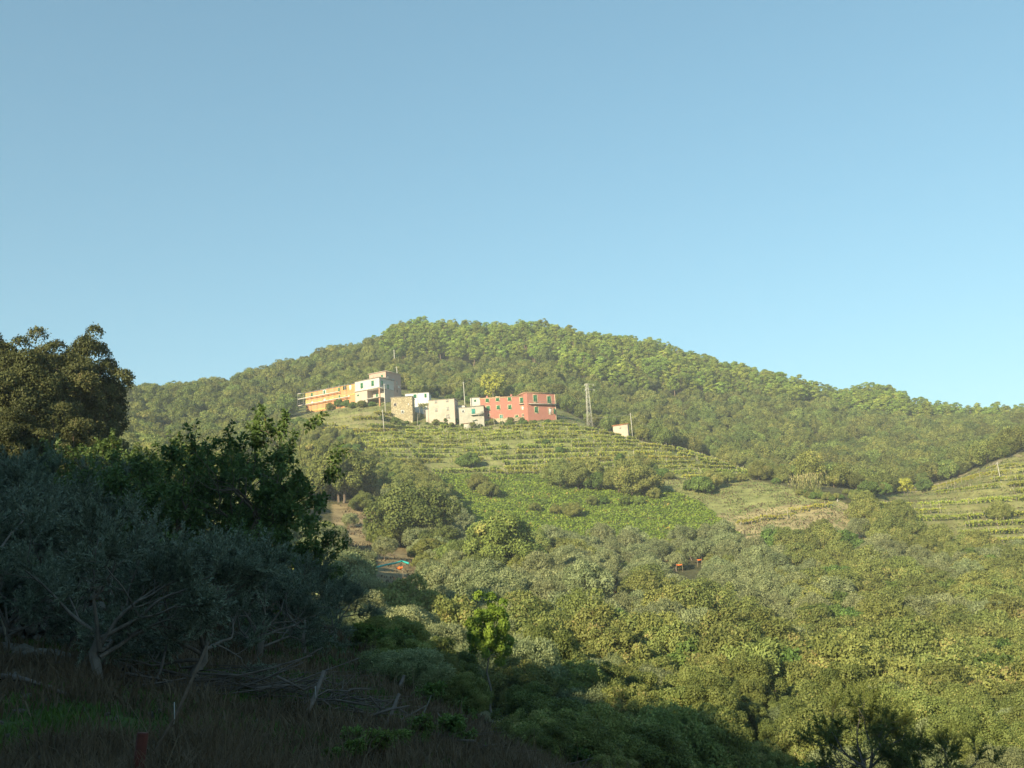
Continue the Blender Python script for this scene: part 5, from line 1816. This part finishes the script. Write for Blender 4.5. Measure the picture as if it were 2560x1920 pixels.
# brush pile of pruned branches
r = np.random.default_rng(90)
Pb = on_ground(300, 17.5)
tb = thing("brush_pile", "long heap of grey pruned branches lying on the dry bank", "brush pile", Pb)
for k in range(210):
    a_ = np.array([r.normal() * 1.7, r.normal() * 0.45, 0])
    ang = r.normal() * 0.55 + (0 if r.random() < 0.7 else 1.4)
    L = r.uniform(0.6, 2.0)
    d = np.array([math.cos(ang), math.sin(ang) * 0.5, r.normal() * 0.22])
    g0 = gz(Pb[0] + a_[0], Pb[1] + a_[1]) - Pb[2]
    st = a_ + np.array([0, 0, g0 + 0.05 + 0.45 * r.random() * math.exp(-(a_[0] / 2) ** 2)])
    pts = [st - d * L / 2, st + np.array([0, 0, 0.06 * r.normal()]), st + d * L / 2 + np.array([0, 0, 0.1 * r.normal()])]
    pts = [np.array([p_[0], p_[1], max(p_[2], gz(Pb[0] + p_[0], Pb[1] + p_[1]) - Pb[2] + 0.03)]) for p_ in pts]
    rad = r.uniform(0.006, 0.026) if k < 90 else r.uniform(0.003, 0.007)
    MB().tube(pts, [rad, rad * 0.8, rad * 0.4], 5).build("branch", M_STICK, tb)


def fallen(pts, rad, label):
    P = [ground_point(px, py, 8) + np.array([0, 0, dz]) for px, py, dz in pts]
    c = P[0].copy()
    t = thing("fallen_branch", label, "branch", c)
    P = [p_ - c for p_ in P]
    MB().tube(P, np.linspace(rad, rad * 0.45, len(P)), 6).build("stem", M_STICK, t)
    MB().tube([P[1], P[1] + (P[-1] - P[1]) * 0.5 + np.array([0.1, -0.35, 0.05])], [rad * 0.6, rad * 0.25], 5).build("side_branch", M_STICK, t)


fallen(((0, 684, 0.1), (22, 689, 0.12), (50, 695, 0.1), (66, 701, 0.08)), 0.05, "forked dead branch on the grass by the terrace edge")
fallen(((122, 672, 0.12), (140, 682, 0.1), (155, 692, 0.08)), 0.05, "pale dead branch beside the olive trunks")

# leaning posts of the broken fence


M_DARKW = plain("dark_wood", (0.09, 0.065, 0.045), 0.95, 0.3, 9)


def stake(p0, p1, Y, r0, r1, mat, label, tie=None, name="fence_post", Yb=None):
    a_, b_ = at(*p0, Y), at(*p1, Yb or Y + 0.6)
    a_[2] = min(a_[2], gz(a_[0], a_[1]) - 0.12)
    t = thing(name, label, "post", a_)
    d = b_ - a_
    mid = d * 0.5 + np.array([0.02, 0.03, -0.03])
    MB().tube([(0, 0, 0), mid, d], [r0, (r0 + r1) / 2, r1], 7).build("shaft", mat, t)
    if tie:
        q = d * tie
        MB().tube([q + np.array([0, -0.05, 0.05]), q + np.array([0.01, -0.07, -0.1]), q + np.array([0.0, -0.06, -0.16])], 0.005, 5).build("tie", M_TIE, t)
    return t


stake((126, 775), (143, 733), 9.2, 0.045, 0.05, M_RUST, "thick rusty iron post stub at the bottom of the bank", Yb=9.25)
stake((138, 736), (207, 646), 10.2, 0.02, 0.014, M_DARKW, "long thin leaning pole with a white tie above the rusty stub", 0.52, Yb=11.4)
stake((296, 720), (324, 671), 15.5, 0.035, 0.028, M_STICK, "leaning wooden fence post by the brush pile", 0.7)
stake((376, 733), (399, 694), 16.5, 0.03, 0.025, M_STICK, "leaning wooden fence post at the green end of the bank")
stake((392, 690), (404, 676), 24, 0.05, 0.04, M_STICK, "short leaning post farther down the bank")
stake((11, 645), (-2, 606), 19.5, 0.03, 0.024, M_POST, "pale stick leaning against the dry stone wall")
stake((150, 676), (168, 640), 17.5, 0.03, 0.02, M_STICK, "pale crooked prop under the olive branches")

# grass on the bank
def bank_grass(name, label, n_, hmin, hmax, mat, sel, seed, wdt=0.012):
    r = np.random.default_rng(seed)
    d = np.exp(r.uniform(np.log(8.5), np.log(46), n_))
    th = r.uniform(-0.56, 0.16, n_)
    x, y = d * np.sin(th), d * np.cos(th)
    gn_ = 0.5 + 0.5 * fbm(x, y, 7.0, 11)
    patch = fbm(x, y, 1.6, seed)
    if sel == 'green':
        ok = (gn_ > 0.50 + 0.1 * r.normal(size=n_)) & (patch > -0.4)
    else:
        ok = (gn_ < 0.58 + 0.1 * r.normal(size=n_)) & (patch > -0.6)
    x, y, d = x[ok], y[ok], d[ok]
    k = len(x)
    z = ground(x, y)
    hgt = r.uniform(hmin, hmax, k) * (0.6 + 0.5 * np.clip(patch[ok] + 0.5, 0, 1.3))
    lean = r.normal(size=(k, 2)) * 0.45
    w_ = wdt * np.clip(d / 14, 0.8, 2.2) * r.uniform(0.6, 1.3, k)
    a_ = r.uniform(0, np.pi, k)
    s_ = np.stack([np.cos(a_) * w_, np.sin(a_) * w_, np.zeros(k)], 1)
    b0 = np.stack([x, y, z - 0.02], 1)
    mid = b0 + np.stack([lean[:, 0] * hgt * 0.4, lean[:, 1] * hgt * 0.4, hgt * 0.6], 1)
    tip = b0 + np.stack([lean[:, 0] * hgt, lean[:, 1] * hgt, hgt * (1 - 0.3 * np.abs(lean[:, 0]))], 1)
    V = np.stack([b0 - s_, b0 + s_, mid + s_ * 0.7, mid - s_ * 0.7, tip], 1).reshape(-1, 3)
    i5 = np.arange(k)[:, None] * 5
    Q = i5 + np.array([[0, 1, 2, 3]])
    T = i5 + np.array([[3, 2, 4]])
    tn = np.repeat(np.clip(0.45 + 0.3 * fbm(x, y, 2.5, seed + 2) + 0.2 * r.normal(size=k), 0, 1), 5)
    o_ = ob(name, mesh_np(name, V, Q, T, tint=tn, mats=[mat]))
    tag(o_, label, None, None, "stuff")


bank_grass("dry_grass", "dry brown grass covering the shaded bank", 120000, 0.12, 0.42, M_DRY, 'dry', 41, 0.010)
bank_grass("green_grass", "fresh green grass patches on the shaded bank", 90000, 0.06, 0.2, M_GRASS, 'green', 43, 0.012)
# tall dry stalks and leaf litter break up the bank
bank_grass("dry_stalks", "taller dry stalks standing out of the bank grass", 2600, 0.45, 0.85, M_DRY, 'dry', 45, 0.006)
r = np.random.default_rng(47)
for k in range(46):
    px, py = r.uniform(0, 420), r.uniform(690, 766)
    P = ground_point(px, py, 8)
    o_ = ob("bank_stone", STONES[k % 6], None, P + np.array([0, 0, 0.02]))
    s_ = r.uniform(0.05, 0.16)
    o_.scale = (s_ * r.uniform(1, 1.7), s_, s_ * 0.7)
    o_.rotation_euler = (r.normal() * 0.2, r.normal() * 0.2, r.random() * 6)
    tag(o_, "small grey stone half sunk in the dry grass of the bank", "stone", "small stones in the bank grass")
# low weeds and saplings along the bank edge
WEED = proto_broadleaf_near("weed", 341, 0.9, 0.9, M_GRN, 0.10, 1500, 3, 0.012, 0.1, nb=6, up=0.3, leafW=0.5)
for k, (px, Y, s) in enumerate(((345, 13.5, 0.55), (372, 13.0, 0.6), (395, 14.5, 0.6), (352, 12.6, 0.5), (415, 16, 0.7), (440, 17.5, 0.8), (385, 33, 1.6), (360, 30, 1.3), (330, 12.2, 0.4), (430, 24, 1.0), (455, 28, 1.2), (520, 27, 1.5), (560, 26, 1.4), (600, 30, 1.8), (640, 30, 1.8), (690, 31, 1.8), (740, 32, 1.7), (540, 36, 2.2), (600, 38, 2.4), (660, 38, 2.4), (720, 37, 2.2), (780, 34, 1.8), (450, 40, 1.8))):
    put_tree("weed_bush", *WEED, "leafy green weed bush on the edge of the shaded bank" if k < 11 else "leafy dark bush on the shaded slope falling to the valley", "bush", on_ground(px, Y, -0.02), k * 1.1, s, "weed bushes on the bank edge" if k < 11 else "dark bushes on the shaded slope")

r = np.random.default_rng(55)
for k in range(44):
    px, Y = r.uniform(385, 640), r.uniform(25, 44)
    if abs(px - 482) < 20:
        continue
    pk = int(r.integers(0, 4))
    sc = r.uniform(0.22, 0.5)
    lab_ = ("tiny " if sc < 0.31 else "low " if sc < 0.4 else "stout ") + ("olive-brown", "dark green", "grey-green", "broad olive-brown")[pk] + " scrub bush in shade " + ("between the bank and the lime-green tree" if px < 482 else "below the lime-green tree" if px < 560 else "on the slope towards the forked olive")
    put_tree("scrub_bush", *PROTO['nshrub'][pk], lab_, "bush", on_ground(px, Y, -0.05), r.random() * 6, (sc, sc, sc * r.uniform(0.7, 1.0)), lab_ + " group")

# ------------------------------------------------------------------ thin haze in the valley air
HZ = True
if HZ:
    m, n, l = new_mat("haze_air")
    n.remove(n["Principled BSDF"])
    pv = n.new("ShaderNodeVolumePrincipled")
    pv.inputs["Color"].default_value = (0.82, 0.91, 1.0, 1)
    pv.inputs["Density"].default_value = 0.00031
    pv.inputs["Anisotropy"].default_value = 0.0
    l.new(pv.outputs[0], n["Material Output"].inputs["Volume"])
    zmin = float(GZ.min()) - 2
    o_ = MB().box(-7000, 7000, -7000, 7000, zmin, 235.0).build("haze", m)
    o_["kind"] = "stuff"
